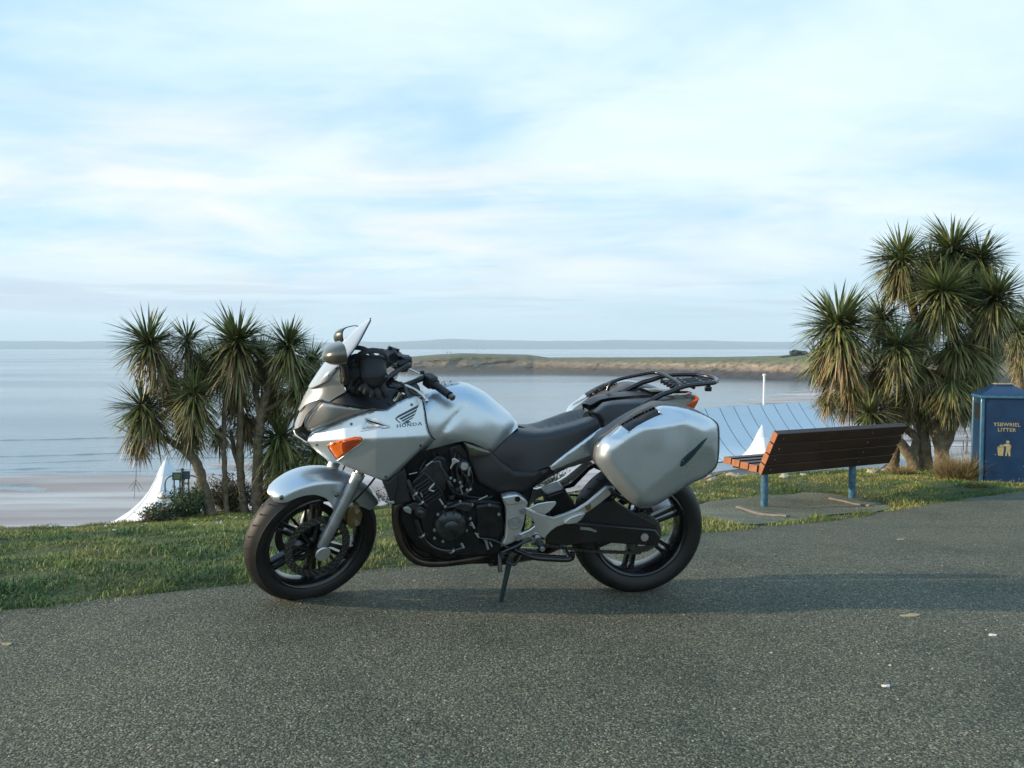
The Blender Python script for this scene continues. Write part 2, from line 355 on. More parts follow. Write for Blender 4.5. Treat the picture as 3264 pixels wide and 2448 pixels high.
def asphalt(name, base=1.0):
    m, n, l, p = nodemat(name); t = n.new('ShaderNodeTexCoord').outputs['Object']
    vo = n.new('ShaderNodeTexVoronoi'); vo.inputs['Scale'].default_value = 165; l.new(t, vo.inputs['Vector'])
    hs = n.new('ShaderNodeSeparateColor'); l.new(vo.outputs['Color'], hs.inputs[0])
    c1 = ramp(n, l, hs.outputs[0], [(0, (0.045 * base, 0.050 * base, 0.045 * base)), (0.45, (0.098 * base, 0.104 * base, 0.093 * base)), (0.8, (0.155 * base, 0.157 * base, 0.138 * base)), (1, (0.30 * base, 0.29 * base, 0.26 * base))])
    c2 = ramp(n, l, hs.outputs[1], [(0, (0.92, 1.04, 0.84)), (0.5, (1, 1, .88)), (1, (1.16, 1.0, 0.80))])
    c = nmix(n, l, 1.0, c1, c2, 'MULTIPLY')
    pit = ramp(n, l, tex(n, l, 'ShaderNodeTexNoise', t, 120, 3), [(0.34, (0.45, 0.45, 0.45)), (0.58, (1.1, 1.1, 1.1))])
    c = nmix(n, l, 1.0, c, pit, 'MULTIPLY')
    pat = ramp(n, l, tex(n, l, 'ShaderNodeTexNoise', t, 1.3, 7, rough=.6), [(0.3, (0.62, 0.71, 0.66)), (0.5, (0.98, 1.0, .95)), (0.72, (1.22, 1.18, 1.04))])
    c = nmix(n, l, 1.0, c, pat, 'MULTIPLY'); l.new(c, p.inputs['Base Color'])
    p.inputs['Roughness'].default_value = 0.85; p.inputs['Specular IOR Level'].default_value = 0.35
    b = n.new('ShaderNodeBump'); b.inputs['Distance'].default_value = 0.006; b.inputs['Strength'].default_value = 0.9; b.invert = True
    l.new(vo.outputs['Distance'], b.inputs['Height'])
    b2 = n.new('ShaderNodeBump'); b2.inputs['Distance'].default_value = 0.02; b2.inputs['Strength'].default_value = 0.5
    l.new(tex(n, l, 'ShaderNodeTexNoise', t, 90, 4), b2.inputs['Height']); l.new(b.outputs[0], b2.inputs['Normal']); l.new(b2.outputs[0], p.inputs['Normal'])
    return m
M['asphalt'] = asphalt('worn_asphalt', 1.08)
M['pad'] = asphalt('old_asphalt_pad', 1.5)
m, n, l, p = nodemat('turf_soil'); t = n.new('ShaderNodeTexCoord').outputs['Object']
c = ramp(n, l, tex(n, l, 'ShaderNodeTexNoise', t, 3.5, 8, rough=.65), [(0.3, (0.025, 0.045, 0.010)), (0.5, (0.045, 0.070, 0.016)), (0.68, (0.09, 0.09, 0.035))])
l.new(c, p.inputs['Base Color']); p.inputs['Roughness'].default_value = 0.95
b = n.new('ShaderNodeBump'); b.inputs['Distance'].default_value = 0.05; l.new(tex(n, l, 'ShaderNodeTexNoise', t, 25, 6), b.inputs['Height']); l.new(b.outputs[0], p.inputs['Normal'])
M['turf'] = m
road_poly = edgeW + [np.array([16, -8]), np.array([-16, -8])]
# finer mesh near the lens
tag(surf_obj('road', road_poly, 0.25, M['asphalt'], 0.004), kind='structure')
bank_poly = [np.array(q) for q in edgeW] + [np.array([24, 14]), np.array([34, 40]), np.array([-24, 40]), np.array([-20, 10])]
tag(surf_obj('grass_bank', bank_poly, 0.16, M['turf'], 0.0), kind='structure')
pad_px = [(2180, 1625), (2240, 1606), (2330, 1594), (2450, 1582), (2560, 1571), (2650, 1575), (2730, 1588), (2800, 1603), (2850, 1622), (2790, 1634), (2700, 1640), (2600, 1650), (2500, 1664), (2420, 1676), (2330, 1672), (2250, 1650)]
pad_poly = [G(*q)[:2] for q in pad_px]
tag(surf_obj('bench_pad', wob(pad_poly + [pad_poly[0]])[:-1], 0.2, M['pad'], 0.008), kind='structure')

# ---- sea, beach, hills, headland
m, n, l, p = nodemat('sea_water'); t = n.new('ShaderNodeTexCoord').outputs['Object']
mp = n.new('ShaderNodeMapping'); mp.inputs['Scale'].default_value = (0.22, 1.0, 1); mp.inputs['Rotation'].default_value = (0, 0, -0.12); l.new(t, mp.inputs[0])
p.inputs['Base Color'].default_value = (0.13, 0.19, 0.23, 1); p.inputs['IOR'].default_value = 1.45; p.inputs['Roughness'].default_value = 0.22
b = n.new('ShaderNodeBump'); b.inputs['Distance'].default_value = 0.3; b.inputs['Strength'].default_value = 0.30; l.new(tex(n, l, 'ShaderNodeTexNoise', mp.outputs[0], 0.9, 6, rough=.6), b.inputs['Height'])
mp2 = n.new('ShaderNodeMapping'); mp2.inputs['Scale'].default_value = (0.05, 0.55, 1); mp2.inputs['Rotation'].default_value = (0, 0, -0.15); l.new(t, mp2.inputs[0])
b2 = n.new('ShaderNodeBump'); b2.inputs['Distance'].default_value = 0.9; b2.inputs['Strength'].default_value = 0.25; l.new(tex(n, l, 'ShaderNodeTexNoise', mp2.outputs[0], 0.35, 3), b2.inputs['Height']); l.new(b.outputs[0], b2.inputs['Normal']); l.new(b2.outputs[0], p.inputs['Normal'])
# wind patches: slow drift between smoother and rougher water
mp3 = n.new('ShaderNodeMapping'); mp3.inputs['Scale'].default_value = (0.25, 1.0, 1); l.new(t, mp3.inputs[0])
rf = n.new('ShaderNodeMapRange'); rf.inputs[1].default_value = 0.35; rf.inputs[2].default_value = 0.65; rf.inputs[3].default_value = 0.08; rf.inputs[4].default_value = 0.26
l.new(tex(n, l, 'ShaderNodeTexNoise', mp3.outputs[0], 0.012, 5), rf.inputs[0]); l.new(rf.outputs[0], p.inputs['Roughness'])
M['sea'] = m
tag(mk('sea', [(-8400, 20, SEA), (8400, 20, SEA), (8400, 9190, SEA), (-8400, 9190, SEA)], [(0, 1, 2, 3)], M['sea']), kind='structure')
m, n, l, p = nodemat('wet_sand'); t = n.new('ShaderNodeTexCoord').outputs['Object']
mp = n.new('ShaderNodeMapping'); mp.inputs['Scale'].default_value = (0.12, 1, 1); mp.inputs['Rotation'].default_value = (0, 0, -0.2); l.new(t, mp.inputs[0])
nz = tex(n, l, 'ShaderNodeTexNoise', mp.outputs[0], 0.16, 6)
l.new(ramp(n, l, nz, [(0.32, (0.24, 0.20, 0.185)), (0.5, (0.34, 0.295, 0.275)), (0.68, (0.44, 0.39, 0.36))]), p.inputs['Base Color'])
l.new(ramp(n, l, nz, [(0.40, (0.75,) * 3), (0.60, (0.22,) * 3)]), p.inputs['Roughness'])
b = n.new('ShaderNodeBump'); b.inputs['Distance'].default_value = 0.04; b.inputs['Strength'].default_value = 0.4; l.new(tex(n, l, 'ShaderNodeTexNoise', mp.outputs[0], 3.0, 5), b.inputs['Height']); l.new(b.outputs[0], p.inputs['Normal'])
M['sand'] = m
def beach_z(x, y):
    sh = np.interp(x, [-80, -45, -20, 20, 60, 110, 200], [78, 92, 108, 130, 215, 300, 330])
    t = (sh - y)
    z = SEA + np.clip(t * 0.012, -0.6, 0.9)
    q = y + 0.22 * x
    z = z + 0.10 * np.sin(q * 0.42 + 0.5 * np.sin(x * .05)) * np.clip((t + 25) / 25, 0, 1) * np.clip(1.3 - t / 60, 0, 1)
    return z + 0.02 * np.sin(x * .7 + 1.3 * np.sin(y * .3))
xs = np.linspace(-90, 210, 151); ys = np.linspace(25, 340, 200); gx, gy = np.meshgrid(xs, ys)
gz = beach_z(gx.ravel(), gy.ravel()); nx = len(xs)
fc = [(j * nx + i, j * nx + i + 1, (j + 1) * nx + i + 1, (j + 1) * nx + i) for j in range(len(ys) - 1) for i in range(nx - 1)]
tag(mk('beach', np.c_[gx.ravel(), gy.ravel(), gz], fc, M['sand'], smooth=180), kind='structure')
wv = MB(); random.seed(31)
for yy, x0, x1, hh in ((86, -75, -42, .12), (90, -78, -36, .14), (95, -60, -20, .12), (99, -84, -50, .16), (105, -66, -8, .13), (112, -90, -44, .15), (120, -60, -10, .12), (133, -95, -30, .16)):
    N_ = 60; V_ = []
    for i in range(N_ + 1):
        t = i / N_; x = x0 + (x1 - x0) * t; y = yy + .18 * (x + 50) + .8 * math.sin(x * .21 + yy) + .35 * noise.noise(Vector((x * .6, yy, 0))); h_ = hh * math.sin(math.pi * t) ** .5 * max(0, .55 + noise.noise(Vector((x * .35, yy, 3)))) ; V_ += [(x, y - .55, SEA - .02), (x, y - .12, SEA + h_), (x, y + .7, SEA - .02)]
    wv.add(V_, [(3 * i + j, 3 * i + 3 + j, 3 * i + 4 + j, 3 * i + 1 + j) for i in range(N_) for j in range(2)])
tag(wv.build('small_waves', M['sea'], smooth=180), kind='stuff')
# distant hills across the channel
m = mat('far_hill', (0.055, 0.075, 0.05), 0.95, var=0.3, vscale=0.002); M['hill'] = m
def hill(d, pts, thick, name, seedz):
    v = []; f = []; N = 240; rows = 7
    for i in range(N + 1):
        px = -1200 + 5700 * i / N; top = np.interp(px, [a for a, _ in pts], [b for _, b in pts]) + 4.0 * noise.noise(Vector((px / 150, seedz, 0))) + 0.8 * noise.noise(Vector((px / 25, seedz, 3)))
        zt = W(px, top, d)[2] - SEA; X = W(px, top, d)[0]
        for k in range(rows):
            s = k / (rows - 1); v.append((X * (1 + 0.0 * s), d + thick * s, SEA + zt * math.sin(s * math.pi / 2) ** 0.6 if k else SEA - 1))
    for i in range(N):
        for k in range(rows - 1): f.append((i * rows + k, (i + 1) * rows + k, (i + 1) * rows + k + 1, i * rows + k + 1))
    return tag(mk(name, v, f, M['hill'], smooth=180), kind='structure')
hill(7600, [(-1200, 1088), (0, 1084), (350, 1086), (900, 1090), (1100, 1087), (1200, 1088), (1400, 1078), (1600, 1081), (1750, 1084), (2000, 1081), (2200, 1082), (2600, 1088), (3264, 1090), (4500, 1092)], 900, 'distant_hills', 1.0)
# headland
m, n, l, p = nodemat('headland'); geo = n.new('ShaderNodeNewGeometry'); t = n.new('ShaderNodeTexCoord').outputs['Object']
sx = n.new('ShaderNodeSeparateXYZ'); l.new(geo.outputs['Position'], sx.inputs[0])
ad = n.new('ShaderNodeMath'); ad.operation = 'MULTIPLY_ADD'; ad.inputs[1].default_value = 3.2
l.new(tex(n, l, 'ShaderNodeTexNoise', t, 0.11, 6, rough=.65), ad.inputs[0]); l.new(sx.outputs[2], ad.inputs[2])
mr = n.new('ShaderNodeMapRange'); mr.inputs[1].default_value = SEA; mr.inputs[2].default_value = SEA + 15; l.new(ad.outputs[0], mr.inputs[0])
base = ramp(n, l, mr.outputs[0], [(0.0, (0.035, 0.035, 0.035)), (0.30, (0.055, 0.05, 0.048)), (0.36, (0.17, 0.135, 0.10)), (0.48, (0.29, 0.225, 0.155)), (0.55, (0.17, 0.15, 0.085)), (0.64, (0.12, 0.135, 0.06)), (1.0, (0.13, 0.145, 0.065))])
c = nmix(n, l, 1.0, base, ramp(n, l, tex(n, l, 'ShaderNodeTexNoise', t, 0.30, 8, rough=.78), [(0.38, (0.35, 0.35, 0.38)), (0.50, (1, 1, 1)), (0.62, (1.5, 1.42, 1.3))]), 'MULTIPLY')
xr = n.new('ShaderNodeMapRange'); xr.inputs[1].default_value = 20; xr.inputs[2].default_value = 90; l.new(sx.outputs[0], xr.inputs[0])
c = nmix(n, l, xr.outputs[0], nmix(n, l, 0.55, c, (0.115, 0.10, 0.07)), c)
l.new(c, p.inputs['Base Color']); p.inputs['Roughness'].default_value = 0.95; M['headland'] = m
tops = [(1190, 1172), (1240, 1150), (1290, 1142), (1400, 1132), (1470, 1128), (1600, 1131), (1680, 1133), (1750, 1143), (2000, 1143), (2300, 1142), (2480, 1138), (2600, 1128), (2800, 1124), (3000, 1120), (3300, 1110), (3700, 1100)]
shore = [(1190, 1188), (1290, 1190), (1700, 1190), (2000, 1199), (2300, 1208), (2560, 1216), (2800, 1222), (3000, 1225), (3300, 1225), (3700, 1225)]
v = []; f = []; N = 640; prof = [0, .10, .2, .32, .44, .56, .68, .80, .9, .98, 1.02, 1.04, 1.05, 1.02, .8, 0]
dep = [0, 6, 10, 13, 15, 17, 19, 21, 24, 30, 45, 70, 90, 110, 130, 160]
ks = list(np.linspace(0, 10, 31)) + list(np.linspace(10.5, 15, 8)); rows = len(ks)
for i in range(N + 1):
    px = 1190 + (3700 - 1190) * i / N; sy = np.interp(px, *zip(*shore)); ty = np.interp(px, *zip(*tops)); e = min(1, i / 30)
    d0 = 14.0 / ((sy - 1108) / F); dt = d0 + 24; ztop = CZ - (ty - 1108) / F * dt * 1.0
    for j, k in enumerate(ks):
        d = d0 + np.interp(k, range(16), dep) * (0.35 + 0.65 * e); h = (ztop - SEA) * np.interp(k, range(16), prof) * e
        r = raydir(px, 1108); X = r[0] / r[1] * d
        nn = noise.fractal(Vector((X / 11, h / 3.5, 2.0)), 0.9, 2.0, 5); nb = noise.noise(Vector((X / 38, h / 9, 7)))
        w_ = min(1, k / 2) * max(0, min(1, (10.5 - k) / 2)) * e; d += w_ * (nn * 3.2 + nb * 5); h += w_ * nn * .5 + (.12 * nn if k >= 10 else 0)
        v.append((X, d, SEA - 0.5 + h if 0 < j < rows - 1 else SEA - 0.6))
for i in range(N):
    for k in range(rows - 1): f.append((i * rows + k, (i + 1) * rows + k, (i + 1) * rows + k + 1, i * rows + k + 1))
tag(mk('headland', v, f, M['headland'], smooth=180), kind='structure')

# ---- haze over the bay
hb = MB(); hb.box((0, 4000, (SEA - 1.5 + 160) / 2), 17000, 10400, 160 - (SEA - 1.5))
haze = hb.build('haze', None, smooth=None); haze.data.materials.clear()
hm = bpy.data.materials.new('air_haze'); hm.use_nodes = True; hn = hm.node_tree.nodes; hn.clear()
ho = hn.new('ShaderNodeOutputMaterial'); pv = hn.new('ShaderNodeVolumePrincipled'); pv.inputs['Density'].default_value = 1.35e-4; pv.inputs['Color'].default_value = (0.72, 0.88, 1.0, 1)
pv.inputs['Anisotropy'].default_value = 0.0
hm.node_tree.links.new(pv.outputs[0], ho.inputs['Volume']); haze.data.materials.append(hm); tag(haze, kind='stuff')

# ================================================================== GRASS, DAISIES, STONES
edgeA = np.array([tuple(q) for q in edgeW]); padA = np.array(pad_poly)
def on_grass(P, pad=0.0):
    ye = np.interp(P[:, 0], edgeA[:, 0], edgeA[:, 1])
    return (P[:, 1] > ye + pad) & ~inside(P, padA)
def blades(name, P, hh, wd, colf, lean=0.5, material='grassm'):
    n = len(P); z = hgt(P[:, 0], P[:, 1]) - 0.004; a = rng.uniform(0, 2 * math.pi, n); b = rng.uniform(0, 2 * math.pi, n)
    w = np.c_[np.cos(a), np.sin(a), 0 * a] * wd[:, None]; L = rng.uniform(0.1, 1.0, n) * lean
    t1 = np.c_[np.cos(b) * L * hh * .35, np.sin(b) * L * hh * .35, hh * .6]; t2 = np.c_[np.cos(b) * L * hh, np.sin(b) * L * hh, hh * (1 - .35 * L)]
    B = np.c_[P, z]; V = np.stack([B - w, B + w, B + t1 + w * .7, B + t1 - w * .7, B + t2], 1).reshape(-1, 3)
    i = np.arange(n)[:, None] * 5; Q = np.concatenate([i + [0, 1, 2, 3]], 1); T = i + [3, 2, 4]
    me = bpy.data.meshes.new(name); me.vertices.add(len(V)); me.vertices.foreach_set('co', V.ravel().astype(np.float32))
    loops = np.concatenate([Q, T], 1).ravel(); me.loops.add(len(loops)); me.loops.foreach_set('vertex_index', loops.astype(np.int32))
    st = np.stack([np.arange(n) * 7, np.arange(n) * 7 + 4], 1).ravel(); me.polygons.add(2 * n); me.polygons.foreach_set('loop_start', st.astype(np.int32))
    me.update(); me.validate()
    col = colf(P, n); col = np.repeat(col, 5, axis=0); col = np.c_[col, np.ones(len(col))]
    ca = me.color_attributes.new('Col', 'FLOAT_COLOR', 'POINT'); ca.data.foreach_set('color', col.ravel().astype(np.float32))
    me.materials.append(M[material]); o = bpy.data.objects.new(name, me); sc.collection.objects.link(o); return tag(o, kind='stuff')
def patchn(P, s, seed):
    return np.array([noise.noise(Vector((a * s, b * s, seed))) for a, b in P])
def gcol(P, n):
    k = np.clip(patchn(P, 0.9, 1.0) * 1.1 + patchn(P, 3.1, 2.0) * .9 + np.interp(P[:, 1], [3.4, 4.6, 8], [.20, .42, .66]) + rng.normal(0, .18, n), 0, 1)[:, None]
    g1, g2, g3 = np.array([.034, .090, .014]), np.array([.125, .180, .028]), np.array([.30, .27, .08])
    c = np.where(k < .5, g1 + (g2 - g1) * k * 2, g2 + (g3 - g2) * (k - .5) * 1.3)
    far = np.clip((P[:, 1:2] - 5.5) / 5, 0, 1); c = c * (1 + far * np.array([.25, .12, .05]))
    return c * rng.uniform(.6, 1.55, (n, 1)) * (1 + .35 * patchn(P, 2.2, 5.0))[:, None]
def scatter(n, x0, x1, y0, y1, power=1.0):
    return np.c_[rng.uniform(x0, x1, n), y0 + (y1 - y0) * rng.random(n) ** power]
def visible(P, m=1.12):
    px = 1632 + F * P[:, 0] / np.maximum(P[:, 1], .1); return (px > -150 * m) & (px < 3264 + 150 * m)
P = np.vstack([scatter(560000, -9, 9, 3.3, 14.5, 1.7)]); P = P[on_grass(P, -0.01)]; P = P[visible(P)]
P = P[P[:, 1] < crest(P[:, 0]) + 0.8]
nz_ = patchn(P, 5.0, 7.0) * .5 + patchn(P, 1.6, 9.0) * .5; P = P[nz_ + rng.normal(0, .16, len(P)) > -0.55]; n_ = len(P)
ye = np.interp(P[:, 0], edgeA[:, 0], edgeA[:, 1]); near = np.clip(1 - (P[:, 1] - ye) / 0.5, 0, 1)
tuft = np.clip(patchn(P, 3.0, 7.0) * 1.6 + .75, .35, 2.0)
blades('grass', P, rng.uniform(.018, .050, n_) * tuft * (1 + .35 * near), rng.uniform(.0010, .0022, n_) * (1 + P[:, 1] * .08), gcol, 1.7)
# clover and flat leaves that thicken the verge next to the road
e_ = rng.integers(0, len(edgeA) - 1, 17000); P = edgeA[e_] + (edgeA[e_ + 1] - edgeA[e_]) * rng.random((17000, 1)) + np.c_[0 * e_, rng.normal(0.01, .05, 17000)]; P = P[visible(P)]
P = P[~inside(P, padA)]; sel = patchn(P, 2.2, 4.0) > -.12; P = P[sel]
blades('verge_tufts', P, rng.uniform(.015, .05, len(P)), rng.uniform(.0015, .003, len(P)), gcol, 1.1)
P = scatter(2600, -6.8, 7, 5.5, 13.2, .8); P = P[on_grass(P, .3)]; P = P[(P[:, 1] < crest(P[:, 0]) + .3)]; P = P[patchn(P, .8, 3.) > .12][:300]
db = MB()
for q in P:
    zz = hgt(q[0], q[1])[0] + random.uniform(.035, .06); r_ = random.uniform(.006, .012); tl = random.uniform(-.9, .9)
    db.add([(q[0] + r_ * math.cos(a), q[1] + r_ * math.sin(a), zz + tl * r_ * math.cos(a + 1)) for a in np.linspace(0, 2 * math.pi, 7)[:-1]] + [(q[0], q[1], zz + .005)], [(i, (i + 1) % 6, 6) for i in range(6)])
tag(db.build('daisies', mat('daisy_petal', (0.62, 0.60, 0.50), .7)), kind='stuff')
# loose chippings lying on the asphalt
cb = MB(); cc = []
P = np.vstack([scatter(1500, -3.2, 3.2, 1.9, 4.4), scatter(700, 1, 5.5, 3.2, 7.5)]); P = P[~on_grass(P)]
for q in P:
    s_ = random.uniform(.0016, .0045) * (1.6 if random.random() < .04 else 1); zz = hgt(q[0], q[1])[0] + .004 + s_ * .3
    k = random.choice([(.30, .29, .26), (.20, .19, .17), (.10, .10, .09), (.42, .38, .31)]); vv = []
    for x, y, z in ((1, 0, 0), (-1, .2, 0), (0, 1, 0), (.1, -1, 0), (0, 0, .8), (0, 0, -.6)): vv.append((q[0] + x * s_ * random.uniform(.7, 1.4), q[1] + y * s_ * random.uniform(.7, 1.4), zz + z * s_)); cc.append((*k, 1))
    cb.add(vv, [(0, 2, 4), (2, 1, 4), (1, 3, 4), (3, 0, 4), (2, 0, 5), (1, 2, 5), (3, 1, 5), (0, 3, 5)])
tag(cb.build('loose_chippings', mat('chipping', (.2, .2, .2), .85, attr='Col'), smooth=None, cols=cc), kind='stuff')
def flat_bit(name, px, py, r0, label, cat, m_, seed, elong=1.6, lift=.006):
    g = G(px, py); random.seed(seed); vv = [(g[0], g[1], g[2] + lift + .004)]; K = 9
    for k in range(K):
        a = 2 * math.pi * k / K + .2; r = r0 * random.uniform(.6, 1.15); vv.append((g[0] + elong * r * math.cos(a), g[1] + r * math.sin(a), g[2] + lift + random.uniform(-.001, .004)))
    o = mk(name, vv + [(a, b, c - .003) for a, b, c in vv], [(0, k + 1, (k + 1) % K + 1) for k in range(K)] + [(k + 1, k + 1 + K + 1, (k + 1) % K + 2 + K, (k + 1) % K + 1) for k in range(K)], m_, smooth=None)
    return tag(o, label, cat)
leafm = mat('dead_leaf', (.36, .29, .17), .8); chip = mat('white_stone', (.72, .70, .66), .7)
flat_bit('stone_chip', 3163, 2028, .012, 'small white flat stone lying alone on asphalt at lower right', 'stone', chip, 3)
flat_bit('dead_leaf', 2905, 1966, .017, 'thin dry straw coloured leaf on asphalt right of the motorcycle', 'leaf', leafm, 5, 2.6)
flat_bit('stone_chip', 2826, 2192, .014, 'pale crumbled stone on the bare asphalt nearest the lens', 'stone', chip, 8, 1.2)
flat_bit('dead_leaf', 22, 2058, .013, 'pale dry leaf on asphalt at the far left edge', 'leaf', leafm, 11)
flat_bit('dead_leaf', 2875, 1722, .017, 'small pale leaf on asphalt in front of the bench', 'leaf', leafm, 12, 2)

# ================================================================== BENCH
bench = empty('bench', Vector(tuple(G(2435, 1635)))); bench.location = (0, 0, 0)
E1 = W(2472, 1378, 8.0); E2 = W(2885, 1352 + 0, 8.85); E2[2] = E1[2]
ax = Vector(tuple(E2 - E1)).normalized(); L_ = (Vector(tuple(E2)) - Vector(tuple(E1))).length; bb = Vector((-ax.y, ax.x, 0)); up = Vector((0, 0, 1)); E1 = Vector(tuple(E1))
base = Vector((E1.x, E1.y, hgt(E1.x, E1.y)[0])); bench.location = base
tag(bench, 'dark red brown slatted wooden bench on two blue posts facing the sea', 'bench')
def local(p): return Vector(tuple(p)) - base
tilt = math.radians(27); dn = (bb * math.sin(tilt) - up * math.cos(tilt)); nrm = ax.cross(dn)
def plank(c0, length, wdir, w, tdir, t, i):
    a0 = local(c0); a1 = a0 + ax * length; v = []; g = .006
    for a in (a0, a1):
        for sx_, sy_ in ((-1, -1), (1, -1), (1, 1), (-1, 1)):
            v.append(a + wdir * (sx_ * w / 2) + tdir * (sy_ * t / 2))
    o = mk('plank', v, [(0, 1, 2, 3), (7, 6, 5, 4), (0, 4, 5, 1), (1, 5, 6, 2), (2, 6, 7, 3), (3, 7, 4, 0)], M['wood'], bench, smooth=30, bevel=.004, mats=[M['wood'], M['wood_end']], midx=[1, 1, 0, 0, 0, 0])
    return o
for i in range(4):
    plank(E1 + dn * (.055 + i * .120) + nrm * random.uniform(-.002, .002), L_, dn, .109, nrm, .066, i)
lastb = E1 + dn * (.055 + 3 * .120)
seat0 = lastb + bb * .085 - up * .005 + ax * (-.02)
for i in range(4):
    plank(seat0 + bb * (i * .122) + up * (.010 * i), L_, bb, .111, (up - bb * .11).normalized(), .070, i)
pb = lastb + bb * .05
for k, al in enumerate((.10, 1.33)):
    foot = pb + ax * al; gz_ = hgt(foot.x, foot.y)[0]
    MB().tube([local((foot.x, foot.y, gz_ - .05)), local((foot.x, foot.y, lastb.z - .03))], .036, 16).build('post', M['blue_post'], bench)
    br = MB(); br.box(local(foot + bb * .19) + Vector((0, 0, (lastb.z - foot.z) - .045)), .05, .46, .018, Matrix((ax, bb, up)).transposed()); br.build('seat_bracket', M['black'], bench)
    br = MB(); br.box(local(E1 + ax * al + dn * .24 - nrm * .0) + nrm * (-.04 if nrm.dot(bb) < 0 else .04), .45, .045, .012, Matrix((dn, ax, nrm)).transposed()); br.build('back_bracket', M['black'], bench)
    for j in range(4):
        q = local(E1 + ax * al + dn * (.055 + j * .120)) + nrm * (.032 if nrm.dot(bb) < 0 else -.032)
        MB().lathe([(0, 0.003), (.006, .003), (.008, 0)], q, nrm if nrm.dot(bb) < 0 else -nrm, 8).build('bolt', M['alloy'], bench)
for (a, b, lb) in (((2350, 1622), (2512, 1652), 'weathered grey timber batten at the foot of the near bench post'), ((2643, 1594), (2772, 1618), 'thin weathered batten at the foot of the far bench post')):
    p0, p1 = Vector(tuple(G(*a))), Vector(tuple(G(*b))); p0.z += .014; p1.z += .014; t_ = (p1 - p0).normalized(); s_ = Vector((-t_.y, t_.x, 0)); w_ = .02 if 'grey' in lb else .01
    v = [];
    for k in range(9):
        q = p0 + (p1 - p0) * k / 8 + s_ * random.uniform(-.004, .004); q.z = hgt(q.x, q.y)[0] + .012
        for e, h in ((-1, 0), (-1, .018), (1, .018), (1, 0)): v.append(q + s_ * e * w_ + Vector((0, 0, h + random.uniform(-.002, .002))))
    f = [(4 * k + j, 4 * k + (j + 1) % 4, 4 * k + 4 + (j + 1) % 4, 4 * k + 4 + j) for k in range(8) for j in range(4)] + [(0, 1, 2, 3), (35, 34, 33, 32)]
    tag(mk('batten', v, f, M['batten'], smooth=30), lb, 'batten', 'battens under the bench')

# ================================================================== LITTER BIN
bc = Vector(tuple(W(3126, 1545, 10.15))); th_ = math.radians(18.5); fx = Vector((math.cos(th_), -math.sin(th_), 0)); fy = Vector((math.sin(th_), math.cos(th_), 0)); gz_ = bc.z
litter = empty('litter_bin', (bc.x, bc.y, gz_)); tag(litter, 'dark blue metal litter bin with pitched lid and gold lettering beside the path', 'litter bin')
R_ = Matrix((fx, fy, up)).transposed(); Wb, Db, Hb = .52, .50, 1.05
def lb_(x, y, z): return fx * x + fy * y + up * z
o = MB(); o.box(lb_(Wb / 2, Db / 2, Hb / 2 + .01), Wb, Db, Hb - .02, R_); o.build('body', M['bin_blue'], litter, bevel=.004)
for (x, y) in ((0, 0), (Wb, 0), (0, Db), (Wb, Db)):
    o = MB(); o.box(lb_(x, y, Hb / 2), .046, .046, Hb, R_); o.build('corner_post', M['bin_blue_edge'], litter, bevel=.012)
o = MB(); o.box(lb_(Wb / 2, Db / 2, Hb + .012), Wb + .07, Db + .07, .03, R_); o.build('lid_rim', M['bin_blue_edge'], litter, bevel=.006)
e = .03; a = [lb_(-e, -e, Hb + .028), lb_(Wb + e, -e, Hb + .028), lb_(Wb + e, Db + e, Hb + .028), lb_(-e, Db + e, Hb + .028)]; i_ = .17
b = [lb_(i_, i_, Hb + .155), lb_(Wb - i_, i_, Hb + .155), lb_(Wb - i_, Db - i_, Hb + .155), lb_(i_, Db - i_, Hb + .155)]
MB().prism(a, b).build('pitched_lid', M['bin_blue'], litter, bevel=.004)
o = MB(); o.box(lb_(Wb / 2, Db / 2, Hb + .162), .19, .17, .012, R_); o.build('lid_cap', M['gold'], litter, bevel=.002)
o = MB(); o.box(lb_(-.004, Db / 2, Hb - .19), .012, Db - .12, .22, R_); o.build('opening', M['black'], litter)
o = MB(); o.box(lb_(-.006, Db / 2, .42), .010, Db - .10, .72, R_); o.build('side_panel', M['bin_blue'], litter, bevel=.003)
o = MB(); o.box(lb_(Wb / 2, -.004, Hb / 2 - .01), Wb - .07, .012, Hb - .10, R_); o.build('door', M['bin_blue'], litter, bevel=.004)
for z in (.25, .8): MB().tube([lb_(Wb - .035, -.014, z - .03), lb_(Wb - .035, -.014, z + .03)], .008, 8).build('hinge', M['bin_blue_edge'], litter)
o = MB(); o.box(lb_(Wb / 2, Db / 2 - .02, -.03), Wb + .12, Db + .12, .08, R_); o.build('plinth', M['concrete'], litter, bevel=.01)
def text_mesh(s, size, sx=1.0):
    c_ = bpy.data.curves.new('lettering', 'FONT'); c_.body = s; c_.size = size; c_.align_x = 'CENTER'; c_.offset = size * .012; c_.extrude = .0012; c_.space_character = 1.06; c_.resolution_u = 3
    o_ = bpy.data.objects.new('tmp', c_); sc.collection.objects.link(o_); bpy.context.view_layer.update(); me = bpy.data.meshes.new_from_object(o_); bpy.data.objects.remove(o_)
    return [(v.co.x * sx, v.co.y, v.co.z) for v in me.vertices], [tuple(p.vertices) for p in me.polygons]
for s_, z, size in (('YSBWRIEL', .715, .060), ('LITTER', .652, .060)):
    v, f = text_mesh(s_, size, 1.0); mk('lettering', [lb_(Wb / 2 + x, -.0115 - zz, z + y) for x, y, zz in v], f, M['gold'], litter, smooth=None)
def flatpoly(pts, x0, z0, s): return [lb_(x0 + x * s, -.0122, z0 + y * s) for x, y in pts], [lb_(x0 + x * s, -.0108, z0 + y * s) for x, y in pts]
pic = MB(); k_ = .17
